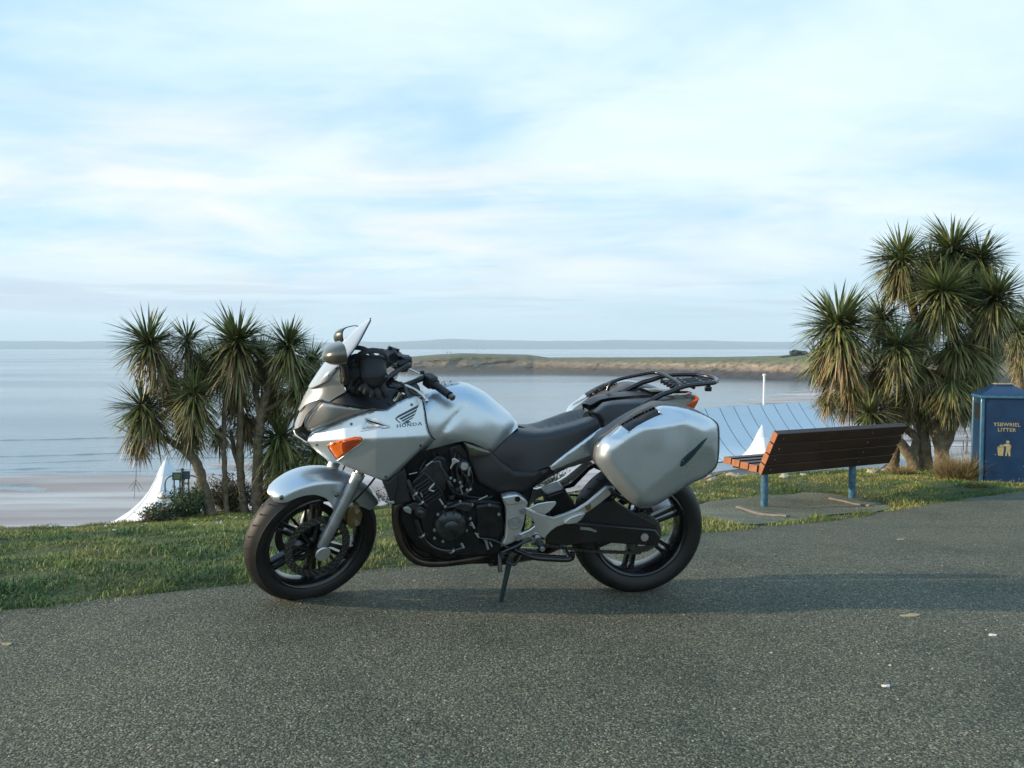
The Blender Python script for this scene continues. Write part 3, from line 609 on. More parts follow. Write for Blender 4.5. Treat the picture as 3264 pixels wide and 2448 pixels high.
for poly in ([(-.38, 0), (-.08, 0), (-.02, .55), (-.44, .55)], [(-.46, .58), (.0, .58), (-.06, .66), (-.40, .66)],
             [(.05, 0), (.15, 0), (.20, .32), (.28, 0), (.38, 0), (.36, .45), (.42, .72), (.30, .86), (.12, .86), (-.04, .80), (-.22, .72), (-.20, .66), (-.02, .70), (.10, .66), (.10, .35)]):
    a, b = flatpoly(poly, Wb / 2 - .02, .36, k_); pic.prism(a, b)
for cx, cy, r in ((.20, .99, .105), (-.24, .75, .05)):
    pts = [(cx + r * math.cos(a_), cy + r * math.sin(a_)) for a_ in np.linspace(0, 2 * math.pi, 13)[:-1]]; a, b = flatpoly(pts, Wb / 2 - .02, .36, k_); pic.prism(a, b)
pic.build('pictogram', M['gold'], litter, smooth=None)
o = MB()
for k in range(26):
    x = random.uniform(.02, Wb - .02); z = random.choice([random.uniform(.02, .10), random.uniform(.02, .95)]); s_ = random.uniform(.002, .007)
    o.box(lb_(x, -.0115, z if z < .1 or k % 3 == 0 else random.uniform(.02, .08)), s_ * 1.6, .002, s_, R_)
tag(o.build('chipped_paint', M['concrete'], litter), kind='stuff')

# ================================================================== CABBAGE TREES
def leafcolor(kind):
    if kind == 'dead': c = np.array([.27, .20, .10]) * random.uniform(.5, 1.3)
    elif kind == 'old': c = np.array([.20, .19, .072]) * random.uniform(.6, 1.3)
    else: c = np.array([.112, .140, .050]) * random.uniform(.5, 1.6) + (np.array([.05, .04, .01]) if random.random() < .25 else 0)
    return c
def rosette(parent, c, R, n=300, skirt=.35, seed=0, tilt=(0, 0, 1), dead=.1, base=Vector((0, 0, 0))):
    n = int(n * 2.0); random.seed(seed); c = Vector(tuple(c)) - base; T = Vector(tilt).normalized(); q = Vector((0, 0, 1)).rotation_difference(T)
    v = []; f = []; col = []
    for i in range(n):
        az = random.uniform(0, 2 * math.pi); sk = i < n * skirt
        isdead = False
        if sk: el = random.uniform(-1.25, -.05); isdead = random.random() < dead * 2.4 * (1 if el < -.55 else .35)
        else: el = math.asin(min(1, random.random() ** 1.1)) - .28
        d = q @ Vector((math.cos(az) * math.cos(el), math.sin(az) * math.cos(el), math.sin(el)))
        L = R * random.uniform(.75, 1.12) * (1.08 if sk else 1.0); w = R * random.uniform(.017, .031); droop = random.uniform(.25, .8) * (1.0 if sk else .32) * (.4 + .8 * math.cos(el))
        if isdead: L *= random.uniform(.85, 1.15); droop *= 1.6; w *= .7
        p = c + T * (random.uniform(-.22, .05) if not sk else random.choice((random.uniform(-.3, .05), random.uniform(-.75, 0)))) * R + d * R * .04; side = d.cross(Vector((random.uniform(-.4, .4), random.uniform(-.4, .4), 1))); side = side.normalized() if side.length > 1e-3 else Vector((1, 0, 0))
        b0 = len(v); S = 5; cl = leafcolor('dead' if isdead else ('old' if sk and random.random() < .6 else 'g')); dd = d.copy()
        for k in range(S + 1):
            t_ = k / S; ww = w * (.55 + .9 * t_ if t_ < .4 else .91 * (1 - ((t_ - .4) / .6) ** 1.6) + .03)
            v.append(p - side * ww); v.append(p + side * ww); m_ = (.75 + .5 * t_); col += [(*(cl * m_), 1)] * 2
            p = p + dd * (L / S); dd = (dd + Vector((0, 0, -1)) * droop / S * (1 + t_)).normalized()
        for k in range(S): f.append((b0 + 2 * k, b0 + 2 * k + 1, b0 + 2 * k + 3, b0 + 2 * k + 2))
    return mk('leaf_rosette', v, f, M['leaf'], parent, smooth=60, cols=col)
def limb(parent, name, pts, rads, base):
    P_ = spline([Vector(tuple(p)) - base for p in pts], 6); n_ = len(P_); rr = np.interp(np.linspace(0, 1, n_), np.linspace(0, 1, len(rads)), rads)
    o = MB(); P2 = [Vector(tuple(p)) + Vector((random.uniform(-.008, .008), random.uniform(-.008, .008), 0)) for p in P_]
    o.tube(P2, [r * random.uniform(.92, 1.1) for r in rr], 12); return o.build(name, M['bark'], parent, smooth=70)
def tree(label, foot, heads, stems, group, n=300):
    g = G(*foot[:2]) if len(foot) == 2 else W(*foot); base = Vector(tuple(g)); root = empty('cabbage_tree', base); tag(root, label, 'tree', group)
    for i, (pts, rads) in enumerate(stems): limb(root, 'trunk' if i == 0 else 'branch', [W(*p) for p in pts], rads, base)
    for j, h in enumerate(heads):
        px, py, r, d = h[:4]; k = h[4] if len(h) > 4 else {}
        rosette(root, W(px, py, d), r / F * d * 1.0, n=k.get('n', n), skirt=k.get('skirt', .5), seed=hash((px, py)) % 9999, tilt=k.get('tilt', (0, 0, 1)), dead=k.get('dead', .15), base=base)
    return root
gl = 'cabbage trees growing left of the motorcycle'
D = 12.0
tree('cabbage tree leaning left with a low side branch, leftmost of its clump', (672, 1640), [(470, 1085, 128, 12.0, dict(tilt=(-.35, -.1, 1), dead=.35)), (452, 1292, 125, 12.1, dict(tilt=(-.5, 0, .8), skirt=.62, dead=.25)), (597, 1078, 92, 12.4, dict(n=130, skirt=.45)), (420, 1385, 80, 12.1, dict(tilt=(-.3, 0, .4), skirt=.85, dead=.6, n=150)), (545, 1190, 100, 12.5, dict(skirt=.75, dead=.8, n=200))],
     [([(672, 1648, 12.0), (650, 1560, 12.0), (628, 1480, 12.0), (585, 1400, 12.1), (560, 1280, 12.2), (520, 1180, 12.1), (480, 1105, 12.0)], [.085, .075, .07, .055, .045, .04, .035]), ([(628, 1480, 12.0), (590, 1440, 12.05), (540, 1405, 12.1), (500, 1387, 12.1), (455, 1350, 12.1), (450, 1310, 12.1)], [.055, .05, .045, .035, .03, .03]), ([(575, 1340, 12.2), (590, 1240, 12.4), (597, 1100, 12.4)], [.04, .035, .03])], gl)
tree('slim pale stemmed cabbage tree with drooping head below the tall one', (722, 1635), [(618, 1250, 112, 11.8, dict(skirt=.7, dead=.2)), (607, 1345, 92, 12.2, dict(skirt=.9, dead=.35, n=220)), (640, 1160, 95, 12.6, dict(skirt=.6, dead=.6)), (700, 1360, 70, 12.3, dict(skirt=.9, n=140, dead=.3))],
     [([(722, 1640, 12.1), (718, 1540, 12.1), (712, 1400, 12.1), (716, 1300, 12.1), (735, 1215, 12.2)], [.045, .038, .033, .033, .03]), ([(714, 1400, 12.1), (660, 1340, 11.9), (622, 1262, 11.8)], [.035, .03, .03])], gl)
tree('tall cabbage tree with the biggest round crown in the middle of its clump', (780, 1632), [(756, 1082, 135, 12.0, dict(dead=.25, n=380)), (752, 1235, 95, 12.5, dict(skirt=.85, dead=.9, n=260)), (785, 1320, 85, 12.5, dict(skirt=.95, dead=1, n=240)), (700, 1150, 95, 12.7, dict(skirt=.6, dead=.5))],
     [([(783, 1640, 12.2), (770, 1540, 12.2), (765, 1400, 12.2), (768, 1300, 12.2), (765, 1200, 12.1), (757, 1110, 12.0)], [.06, .055, .05, .045, .04, .035]), ([(770, 1520, 12.2), (748, 1440, 12.3), (736, 1370, 12.3)], [.04, .035, .02])], gl)
tree('smooth pale trunked cabbage tree beside the windscreen, its spiky head upright', (822, 1628), [(918, 1092, 108, 12.0, dict(skirt=.45)), (835, 1135, 100, 12.6, dict(dead=.3)), (962, 1215, 108, 12.2, dict(skirt=.6)), (990, 1150, 88, 12.7, dict(skirt=.5)), (870, 1230, 100, 12.6, dict(skirt=.8, dead=.6))],
     [([(818, 1640, 12.1), (820, 1500, 12.1), (826, 1380, 12.1), (838, 1300, 12.1), (868, 1200, 12.1), (905, 1130, 12.0)], [.075, .07, .066, .055, .045, .035]), ([(838, 1310, 12.1), (900, 1280, 12.2), (945, 1240, 12.2)], [.04, .035, .03]), ([(830, 1330, 12.1), (815, 1230, 12.3), (832, 1150, 12.6)], [.05, .04, .03])], gl)
tree('short bushy cabbage tree with fountain of leaves close to the ground', (925, 1622), [(893, 1385, 135, 12.4, dict(skirt=.65, dead=.15, n=360)), (930, 1490, 115, 12.2, dict(skirt=.75, dead=.4)), (1010, 1440, 90, 12.4, dict(skirt=.5)), (980, 1530, 80, 12.0, dict(skirt=.5, n=200)), (880, 1520, 75, 12.3, dict(skirt=.9, dead=.7, n=200))],
     [([(915, 1630, 12.4), (905, 1520, 12.4), (895, 1400, 12.4)], [.09, .08, .05])], gl)
gr = 'cabbage trees growing between the bench and the litter bin'
tree('cabbage tree leaning left with golden lit trunks over the bench', (2915, 1508), [(2673, 1025, 152, 12.2, dict(dead=.35, n=420, tilt=(-.15, -.1, 1))), (2811, 1010, 98, 12.8, dict(n=260)), (2863, 1096, 112, 12.0, dict(skirt=.6)), (2604, 1150, 100, 12.6, dict(tilt=(-.9, 0, .35), dead=.95, skirt=.85)), (2707, 1212, 100, 12.4, dict(skirt=.85, dead=.7)), (2765, 1315, 90, 12.0, dict(tilt=(-.9, 0, .15), skirt=.6, n=230, dead=.15)), (2640, 1250, 70, 12.4, dict(skirt=.95, n=160, dead=.4)), (2790, 1180, 100, 12.5, dict(skirt=.8, dead=.6))],
     [([(2912, 1508, 12.3), (2908, 1470, 12.3), (2860, 1400, 12.3), (2790, 1370, 12.3), (2768, 1290, 12.2), (2745, 1220, 12.2), (2700, 1130, 12.2), (2678, 1050, 12.2)], [.10, .085, .06, .055, .05, .05, .045, .04]), ([(2905, 1465, 12.3), (2920, 1400, 12.4), (2862, 1340, 12.5), (2830, 1260, 12.5), (2835, 1190, 12.4), (2860, 1110, 12.0)], [.07, .06, .05, .045, .04, .035]), ([(2745, 1220, 12.2), (2690, 1180, 12.4), (2620, 1170, 12.6)], [.04, .035, .03])], gr)
tree('tallest cabbage tree, many headed, hanging skirt of leaves beside the bin', (3010, 1500), [(2873, 820, 122, 12.6, dict(dead=.2, n=340)), (3035, 788, 128, 13.0, dict(n=380)), (3122, 818, 108, 12.8), (3004, 925, 128, 12.2, dict(n=360)), (3177, 940, 122, 12.2, dict(tilt=(.3, 0, 1), n=340)), (2968, 835, 100, 13.1), (2930, 1010, 100, 12.7, dict(skirt=.8, dead=.7)), (3050, 1090, 118, 12.3, dict(skirt=.85, dead=.15, n=360)), (3105, 1130, 112, 12.3, dict(skirt=.95, dead=.08, n=360)), (3030, 1210, 112, 12.1, dict(skirt=.97, dead=.25, n=340)), (2940, 1170, 112, 12.4, dict(skirt=.9, dead=.35, n=320)), (2880, 1240, 100, 12.6, dict(skirt=.97, dead=.5, n=280)), (3100, 1235, 90, 12.2, dict(skirt=.97, dead=.2, n=260)), (3140, 1060, 100, 12.6), (3090, 920, 100, 12.9), (2960, 1290, 90, 12.5, dict(skirt=.98, dead=.6, n=240))],
     [([(3005, 1510, 12.2), (3003, 1440, 12.2), (2985, 1350, 12.3), (2990, 1230, 12.4), (3040, 1060, 12.4), (3020, 950, 12.2)], [.12, .10, .085, .08, .07, .05]), ([(3003, 1440, 12.2), (3045, 1345, 12.2), (3085, 1240, 12.2), (3110, 1120, 12.2), (3170, 965, 12.2)], [.08, .07, .065, .06, .04]), ([(2950, 1500, 12.4), (2945, 1400, 12.4), (2930, 1280, 12.5), (2920, 1050, 12.6), (2880, 860, 12.6)], [.10, .085, .07, .06, .045]), ([(3040, 1060, 12.4), (3050, 930, 12.8), (3035, 820, 13.0)], [.06, .05, .04])], gr)
tree('dark cabbage tree cut by the right edge behind the litter bin', (3255, 1330, 17.5), [(3243, 1045, 85, 17.5, dict(n=240)), (3290, 1000, 80, 17.8), (3262, 1120, 75, 17.6, dict(skirt=.9, dead=.4))],
     [([(3258, 1420, 17.5), (3252, 1250, 17.5), (3245, 1070, 17.5)], [.11, .09, .06])], gr)
g = G(2850, 1500); st = limb(None, 'tree_stump', [g, g + np.array([-.02, 0, .14]), g + np.array([.02, 0, .30]), g + np.array([.03, .02, .36])], [.10, .085, .075, .05], Vector((0, 0, 0)))
tag(st, 'cut cabbage tree stump left of the golden trunks behind the bench', 'stump')
tag(MB().tube([W(434, 1512, 12.0), W(432, 1545, 12.0)], .004, 5).tube([W(432, 1540, 12), W(420, 1565, 12)], .003, 4).tube([W(432, 1540, 12), W(446, 1570, 12)], .003, 4).tube([W(433, 1530, 12), W(410, 1556, 12)], .003, 4).tube([W(433, 1530, 12), W(456, 1560, 12)], .003, 4).tube([W(430, 1540, 12), W(428, 1590, 12)], .003, 4).tube([W(434, 1420, 12.1), W(434, 1512, 12.0)], .004, 5).build('dry_flower_stalk', M['twig']), 'dry forked flower stalk hanging below the leftmost cabbage tree', 'stalk')

# ================================================================== SHRUBS AND DRY GRASS
def shrub(label, px, py, d, rx, rz, n, cols_, group, seed, name='shrub', upright=.0, leafL=.05, ry=.35):
    random.seed(seed); c = W(px, py, d); base = Vector((c[0], c[1], hgt(c[0], c[1])[0])); root = empty(name, base); tag(root, label, 'shrub' if name == 'shrub' else 'grass tuft', group)
    v = []; f = []; col = []; tips = []
    sb = MB()
    for k in range(60):
        a = random.uniform(0, 2 * math.pi); e = random.uniform(.15, 1) ** .6; t = Vector((rx * math.cos(a) * e * random.uniform(.5, 1), ry * math.sin(a) * e, rz * random.uniform(.45, 1.05) * (1.15 - .5 * e)))
        sb.tube([Vector((t.x * .15, t.y * .15, 0)), Vector((t.x * .6, t.y * .6, t.z * .6)), t], [.008, .005, .002], 5); tips.append(t)
    sb.build('stems', M['twig'], root)
    for i in range(n):
        t = random.choice(tips); s_ = random.uniform(.25, 1.0); p = Vector((t.x * s_, t.y * s_, t.z * (s_ ** .85))) + Vector((random.gauss(0, .045), random.gauss(0, .04), random.gauss(0, .04)))
        if p.z < 0: p.z = .02
        d_ = Vector((random.gauss(0, 1), random.gauss(0, 1), random.gauss(.4 + upright, .7))).normalized(); s2 = d_.orthogonal().normalized(); s2.rotate(Matrix.Rotation(random.uniform(0, 6.28), 3, d_)); L = leafL * random.uniform(.6, 1.3); w = L * .16
        b0 = len(v); v += [p, p + d_ * L * .5 + s2 * w, p + d_ * L, p + d_ * L * .5 - s2 * w]; f.append((b0, b0 + 1, b0 + 2, b0 + 3)); cl = np.array(random.choice(cols_)) * random.uniform(.6, 1.4); col += [(*cl, 1)] * 4
    tag(mk('foliage', v, f, M['shrub'], root, smooth=None, cols=col), kind='stuff'); return root
gs = 'shrubs at the foot of the left cabbage trees'
gcs = [(.075, .10, .045), (.10, .125, .06), (.13, .10, .055), (.05, .08, .045)]
shrub('low dark green shrub with reddish tips in front of the white tent', 500, 1650, 11.6, .28, .22, 2600, gcs, gs, 1)
shrub('bushy green shrub directly left of the leaning trunk', 602, 1640, 11.9, .34, .50, 5000, [(.07, .12, .05), (.09, .14, .055), (.05, .09, .045)], gs, 2)
shrub('brownish shrub filling the gap between the slim trunks', 735, 1625, 12.4, .62, .62, 5200, gcs + [(.10, .075, .04)], gs, 3)
shrub('dark shrub right of the smooth pale trunk', 880, 1618, 12.6, .6, .55, 4200, [(.05, .08, .035), (.08, .095, .045)], gs, 4)
shrub('low shrub seen between the front wheel and the engine', 1130, 1590, 12.9, .6, .42, 2600, gcs, gs, 6)
shrub('tangled brown shrub behind the engine', 1290, 1600, 13.0, .5, .35, 1600, gcs, gs, 7)
shrub('small shrub behind the rear wheel opening', 1760, 1560, 12.6, .45, .45, 1500, gcs, gs, 8)
def tuft_of_straw(label, px, py, n, R, H, seed, cat='grass tuft', name='grass_tuft', cols_=((.26, .19, .085), (.34, .25, .12), (.17, .15, .06))):
    random.seed(seed); g = G(px, py); base = Vector(tuple(g)); v = []; f = []; col = []
    for i in range(n):
        a = random.uniform(0, 6.283); r = R * random.random() ** .6; p = Vector((r * math.cos(a), r * .6 * math.sin(a), 0)); p.z = hgt(base.x + p.x, base.y + p.y)[0] - base.z
        d_ = Vector((math.cos(a) * .5 + random.gauss(0, .3), math.sin(a) * .4 + random.gauss(0, .3), 1)).normalized(); L = H * random.uniform(.4, 1.1) * (1.1 - r / R * .5); s2 = Vector((random.gauss(0, 1), random.gauss(0, 1), 0)).normalized() * .003; b0 = len(v); cl = np.array(random.choice(cols_)) * random.uniform(.7, 1.3)
        for k in range(4):
            t_ = k / 3; v += [p - s2 * (1.1 - t_), p + s2 * (1.1 - t_)]; col += [(*cl, 1)] * 2; p = p + d_ * L / 3; d_ = (d_ + Vector((0, 0, -.28))).normalized()
        for k in range(3): f.append((b0 + 2 * k, b0 + 2 * k + 1, b0 + 2 * k + 3, b0 + 2 * k + 2))
    o = mk(name, v, f, M['straw'], smooth=60, cols=col); o.location = base; return tag(o, label, cat)
tuft_of_straw('tall golden dry grass mound against the left side of the bin', 3072, 1535, 3400, .27, .46, 4)
tuft_of_straw('thin straw tuft at the base of the golden trunk', 2880, 1512, 500, .16, .20, 5)
tuft_of_straw('yellow green spiky tuft between the leaning trunk and shrubs', 640, 1620, 420, .12, .38, 6, cols_=((.13, .14, .04), (.22, .18, .07)))
tuft_of_straw('yellowish grass tuft at the corner of the bin plinth', 3110, 1552, 700, .12, .10, 9, cols_=((.16, .17, .05), (.28, .24, .08)))
# pale rocks along the brow behind the bench
gk = 'pale rocks edging the brow behind the bench'; random.seed(12)
rk = [(2216, 1536, .055, 'pale rock nearest the pannier'), (2240, 1524, .08, 'largest cream rock right of the pannier'), (2268, 1530, .06, 'flat cream rock beside the largest one'), (2330, 1518, .05, 'small whitish rock below the seat end'), (2352, 1523, .045, 'white chip rock under the seat planks'), (2500, 1522, .05, 'grey white rock under the middle of the bench'), (2560, 1518, .045, 'low rock left of the far bench post'), (2780, 1512, .07, 'grey stone right of the far bench post'), (2815, 1500, .05, 'pale stone below the bench corner'), (3100, 1480, .17, 'big sandy boulder catching sun behind the bin')]
for px, py, r, lab in rk:
    c = G(px, py); v = []; f = []; N1, N2 = 7, 5; sd_ = random.random() * 50
    for i in range(N2 + 1):
        for j in range(N1):
            a, e = 2 * math.pi * j / N1, math.pi * i / N2; q = Vector((math.cos(a) * math.sin(e) * 1.3, math.sin(a) * math.sin(e), .75 * math.cos(e))); q *= r * (1 + .5 * noise.noise(q * 1.6 + Vector((sd_, 0, 0)))); v.append(q + Vector((0, 0, r * .25)))
    for i in range(N2):
        for j in range(N1): f.append((i * N1 + j, (i + 1) * N1 + j, (i + 1) * N1 + (j + 1) % N1, i * N1 + (j + 1) % N1))
    o = mk('rock', v, f, M['rock'], smooth=None); o.location = c; tag(o, lab, 'rock', gk)
sb = MB(); sb.tube([W(2246, 1528, 10.4), W(2272, 1516, 10.4), W(2300, 1508, 10.4)], .012, 7).tube([W(2272, 1516, 10.4), W(2258, 1498, 10.4)], .010, 7)
tag(sb.build('fallen_branch', M['batten']), 'bare forked grey branch lying by the seat end and cream rocks', 'branch')
tag(MB().tube([W(2788, 1508, 11.2), W(2826, 1480, 11.3)], .012, 7).build('fallen_branch', M['batten']), 'straight pale stick leaning at the bench corner near the stump', 'branch')

# ================================================================== SEAFRONT BELOW THE BANK
def tent(label, tipx, tipy, d, prof, m_, group):
    c = Vector(tuple(W(tipx, tipy, d))); zb = prof[-1][1]; root = empty('tent', c + Vector((0, 0, -zb))); tag(root, label, 'tent', group); o = Vector((0, 0, zb))
    def rings(pr): # eight sided sail, scalloped between the ribs
        v = []; f = []; n_ = 48
        for r, h in pr:
            for k in range(n_):
                a = 2 * math.pi * k / n_; rr = r * (1 - .05 * abs(math.sin(4 * a)) * min(1, h / 1.2)); v.append(o + Vector((rr * math.cos(a), rr * math.sin(a), -h)))
        for i in range(len(pr) - 1):
            for k in range(n_): f.append((i * n_ + k, i * n_ + (k + 1) % n_, (i + 1) * n_ + (k + 1) % n_, (i + 1) * n_ + k))
        return v, f
    ci = next(i for i, (r, h) in enumerate(prof) if h > prof[-1][1] * .17)
    v, f = rings(prof[ci:]); mk('canopy', v, f, m_, root, smooth=70)
    v, f = rings([(r * 1.02 + .01, h) for r, h in prof[:ci + 1]]); mk('peak_cap', v, f, M['tent_cap'], root, smooth=70)
    sm2 = MB()
    for k in range(8):
        a = math.pi * k / 4; sm2.tube([o + Vector((r * math.cos(a), r * math.sin(a), -h + .01)) for r, h in prof], .018, 5)
    sm2.build('seam_cord', M['tent_cap'], root)
    MB().tube([o + Vector((0, 0, .12)), Vector((0, 0, -2.6))], .06, 8).build('mast', M['white_paint'], root)
    return root
pf = [(.015, -.05), (.10, .1), (.22, .38), (.33, .7), (.46, 1.05), (.66, 1.5), (.95, 1.95), (1.35, 2.4), (1.85, 2.8), (2.45, 3.12), (3.0, 3.35)]
gt = 'white peaked tents on the seafront'
tent('white peaked fabric tent below the left grass bank, behind the shrubs', 532, 1462, 38, [(r * 1.28, h) for r, h in pf], M['tent'], gt)
tent('white conical tent rising behind the left end of the bench', 2429, 1360, 60, [(r * 1.32, h) for r, h in pf[:-3]], M['tent'], gt)
prom = MB(); prom.box((49, 73, CZ - 11.4), 62, 27, 1.6); tag(prom.build('promenade', M['concrete'], bevel=.05), kind='structure')
prom = MB(); prom.box((-5, 36, CZ - 11.4), 24, 14, 1.6); tag(prom.build('promenade', M['concrete'], bevel=.05), kind='structure')
# curved roof building
rootb = empty('seafront_building', (24, 70, CZ - 10.6)); tag(rootb, 'seafront pavilion with curved blue ribbed roof behind bench and pannier', 'building')
ob = Vector((24, 70, CZ - 10.6))
A0, A1 = W(2150, 1307, 74), W(2620, 1276.5, 86.5); A1[2] = A0[2]
dA = (A1 - A0); npan = 11
def roofpt(s, t): # s along ridge, t 0 ridge .. 1 eave
    p = A0 + dA * s; return Vector((p[0] + .9 * t, p[1] - 8.6 * t, p[2] - 3.5 * (1 - (1 - t) ** 1.75))) - ob
# hollow sail section: steep at the ridge, flat at the eave
for i in range(npan):
    s0, s1 = i / npan, (i + 1) / npan; g_ = .0022; v = []; f = []; T_ = 12
    for k in range(T_ + 1):
        t = k / T_
        for s in (s0 + g_, s1 - g_): v.append(roofpt(s, t)); v.append(roofpt(s, t) - Vector((0, 0, .12)))
    for k in range(T_):
        b = 4 * k; f += [(b, b + 2, b + 6, b + 4), (b + 1, b + 5, b + 7, b + 3), (b, b + 4, b + 5, b + 1), (b + 2, b + 3, b + 7, b + 6)]
    mk('roof_panel', v, f, M['roof'], rootb, smooth=40)
sm_ = MB()
for i in range(npan + 1): sm_.tube([roofpt(i / npan, k / 12) + Vector((0, 0, -.05)) for k in range(13)], .055, 5)
sm_.build('roof_ribs', M['seam'], rootb)
e0, e1 = roofpt(0, 1), roofpt(1, 1)
fb = MB(); fb.prism([e0 + Vector((0, 0, -.1)), e1 + Vector((0, 0, -.1)), e1 + Vector((0, 0, -.75)), e0 + Vector((0, 0, -.75))], [p + Vector((0, .3, 0)) for p in (e0 + Vector((0, 0, -.1)), e1 + Vector((0, 0, -.1)), e1 + Vector((0, 0, -.75)), e0 + Vector((0, 0, -.75)))])
fb.build('fascia', M['tent_cap'], rootb)
w0, w1 = roofpt(.02, .92), roofpt(.97, .92); r0, r1 = roofpt(.02, .04), roofpt(.97, .04)
mk('wall', [Vector((p.x, p.y, zz)) for p in (w0, w1, r1, r0) for zz in (0, w0.z - .3)], [(0, 2, 3, 1), (2, 4, 5, 3), (4, 6, 7, 5), (6, 0, 1, 7)], M['concrete'], rootb, smooth=None)
# flagpole
c = W(2436, 1200, 92); fp = MB(); zb = CZ - 10.6 - c[2]; fp.lathe([(.14, zb), (.13, -2), (.11, -.25), (.11, 0)], c, (0, 0, 1), 12)
rt = empty('flagpole', (c[0], c[1], CZ - 10.6)); tag(rt, 'bare white pole standing in front of the bay behind the blue roof', 'pole')
MB().tube([(0, 0, 0), (0, 0, -zb)], [.14, .11], 12).build('shaft', M['white_paint'], rt); MB().lathe([(0, .32), (.17, .26), (.19, .14), (.12, 0), (0, 0)], (0, 0, -zb), (0, 0, 1), 12).build('finial', M['white_paint'], rt)
# lamp posts
def lamppost(label, px, py, d, group, globes=True):
    c = W(px, py, d); H = c[2] - (CZ - 10.6); rt = empty('street_lamp', (c[0], c[1], CZ - 10.6)); tag(rt, label, 'street lamp', group)
    MB().lathe([(.11, 0), (.11, .5), (.065, .7), (.055, H - 1.2), (.055, H - .05), (.075, H - .04), (.075, H + .02), (0, H + .05)], (0, 0, 0), (0, 0, 1), 12).build('post', M['dark_metal'], rt)
    for s in (-1, 1):
        arc = [Vector((s * (.02 + .345 * (1 - math.cos(a))), 0, H - .62 + .36 * math.sin(a))) for a in np.linspace(0, math.pi, 14)]
        arc = [Vector((s * .06, 0, H - .95))] + arc + [Vector((s * .71, 0, H - .85))]
        MB().tube(arc, .028, 8).build('arm', M['dark_metal'], rt)
        gc = Vector((s * .71, 0, H - 1.12)); R = .27
        MB().lathe([(0.0, R * .95)] + [(R * math.sin(a), R * .95 * math.cos(a)) for a in np.linspace(.15, math.pi / 2, 9)], gc, (0, 0, 1), 24).build('globe_top', M['globe'], rt)
        MB().lathe([(R * .96 * math.cos(a), -R * .85 * math.sin(a)) for a in np.linspace(0, math.pi / 2, 8)], gc, (0, 0, 1), 24).build('globe_bowl', M['globe_low'], rt)
        cg = MB(); cg.lathe([(R, .02), (R + .03, .015), (R + .03, -.015), (R, -.02)], gc, (0, 0, 1), 28, close=True)
        for a in (0, math.pi / 2, math.pi, 3 * math.pi / 2): cg.tube([gc + Vector(((R + .012) * math.cos(a) * math.sin(e), (R + .012) * math.sin(a) * math.sin(e), R * .96 * math.cos(e))) for e in np.linspace(0, math.pi / 2, 8)], .010, 5)
        cg.build('cage', M['dark_metal'], rt)
    return rt
gq = 'double armed promenade lamps'
lamppost('double armed globe lamp beside the left white tent and leaning trunk', 581, 1496, 34, gq)
lamppost('twin arched lamp top peeking over the bench back', 2629, 1338, 93, gq)
# sign frames by the left lamp
for (x0, y0, x1, y1, d, lab, m_) in ((552, 1506, 576, 1530, 33, 'small green square sign on thin posts left of the lamp post', mat('sign_green', (.10, .17, .05), .5)), (583, 1502, 603, 1527, 33.2, 'small dark blue sign on thin posts right of the lamp post', mat('sign_blue', (.045, .08, .11), .5))):
    a, b = W(x0, y1, d), W(x1, y0, d); cx = (a[0] + b[0]) / 2; w_ = b[0] - a[0]; h_ = b[2] - a[2]; rt = empty('sign', (cx, d, CZ - 10.6)); tag(rt, lab, 'sign'); z0 = a[2] - (CZ - 10.6)
    o = MB(); o.box((0, 0, z0 + h_ / 2), w_ * .86, .03, h_ * .86); o.build('board', m_, rt)
    o = MB()
    for bx in ((0, z0 + h_ - .02, w_, .045), (0, z0 + .02, w_, .045)): o.box((bx[0], 0, bx[1]), bx[2], .06, bx[3])
    for s in (-1, 1): o.box((s * w_ / 2, 0, z0 + h_ / 2), .045, .06, h_)
    o.build('frame', M['dark_metal'], rt)
    for s in (-1, 1): MB().tube([(s * w_ * .38, .0, 0), (s * w_ * .38, .0, z0)], .03, 8).build('post', M['dark_metal'], rt)
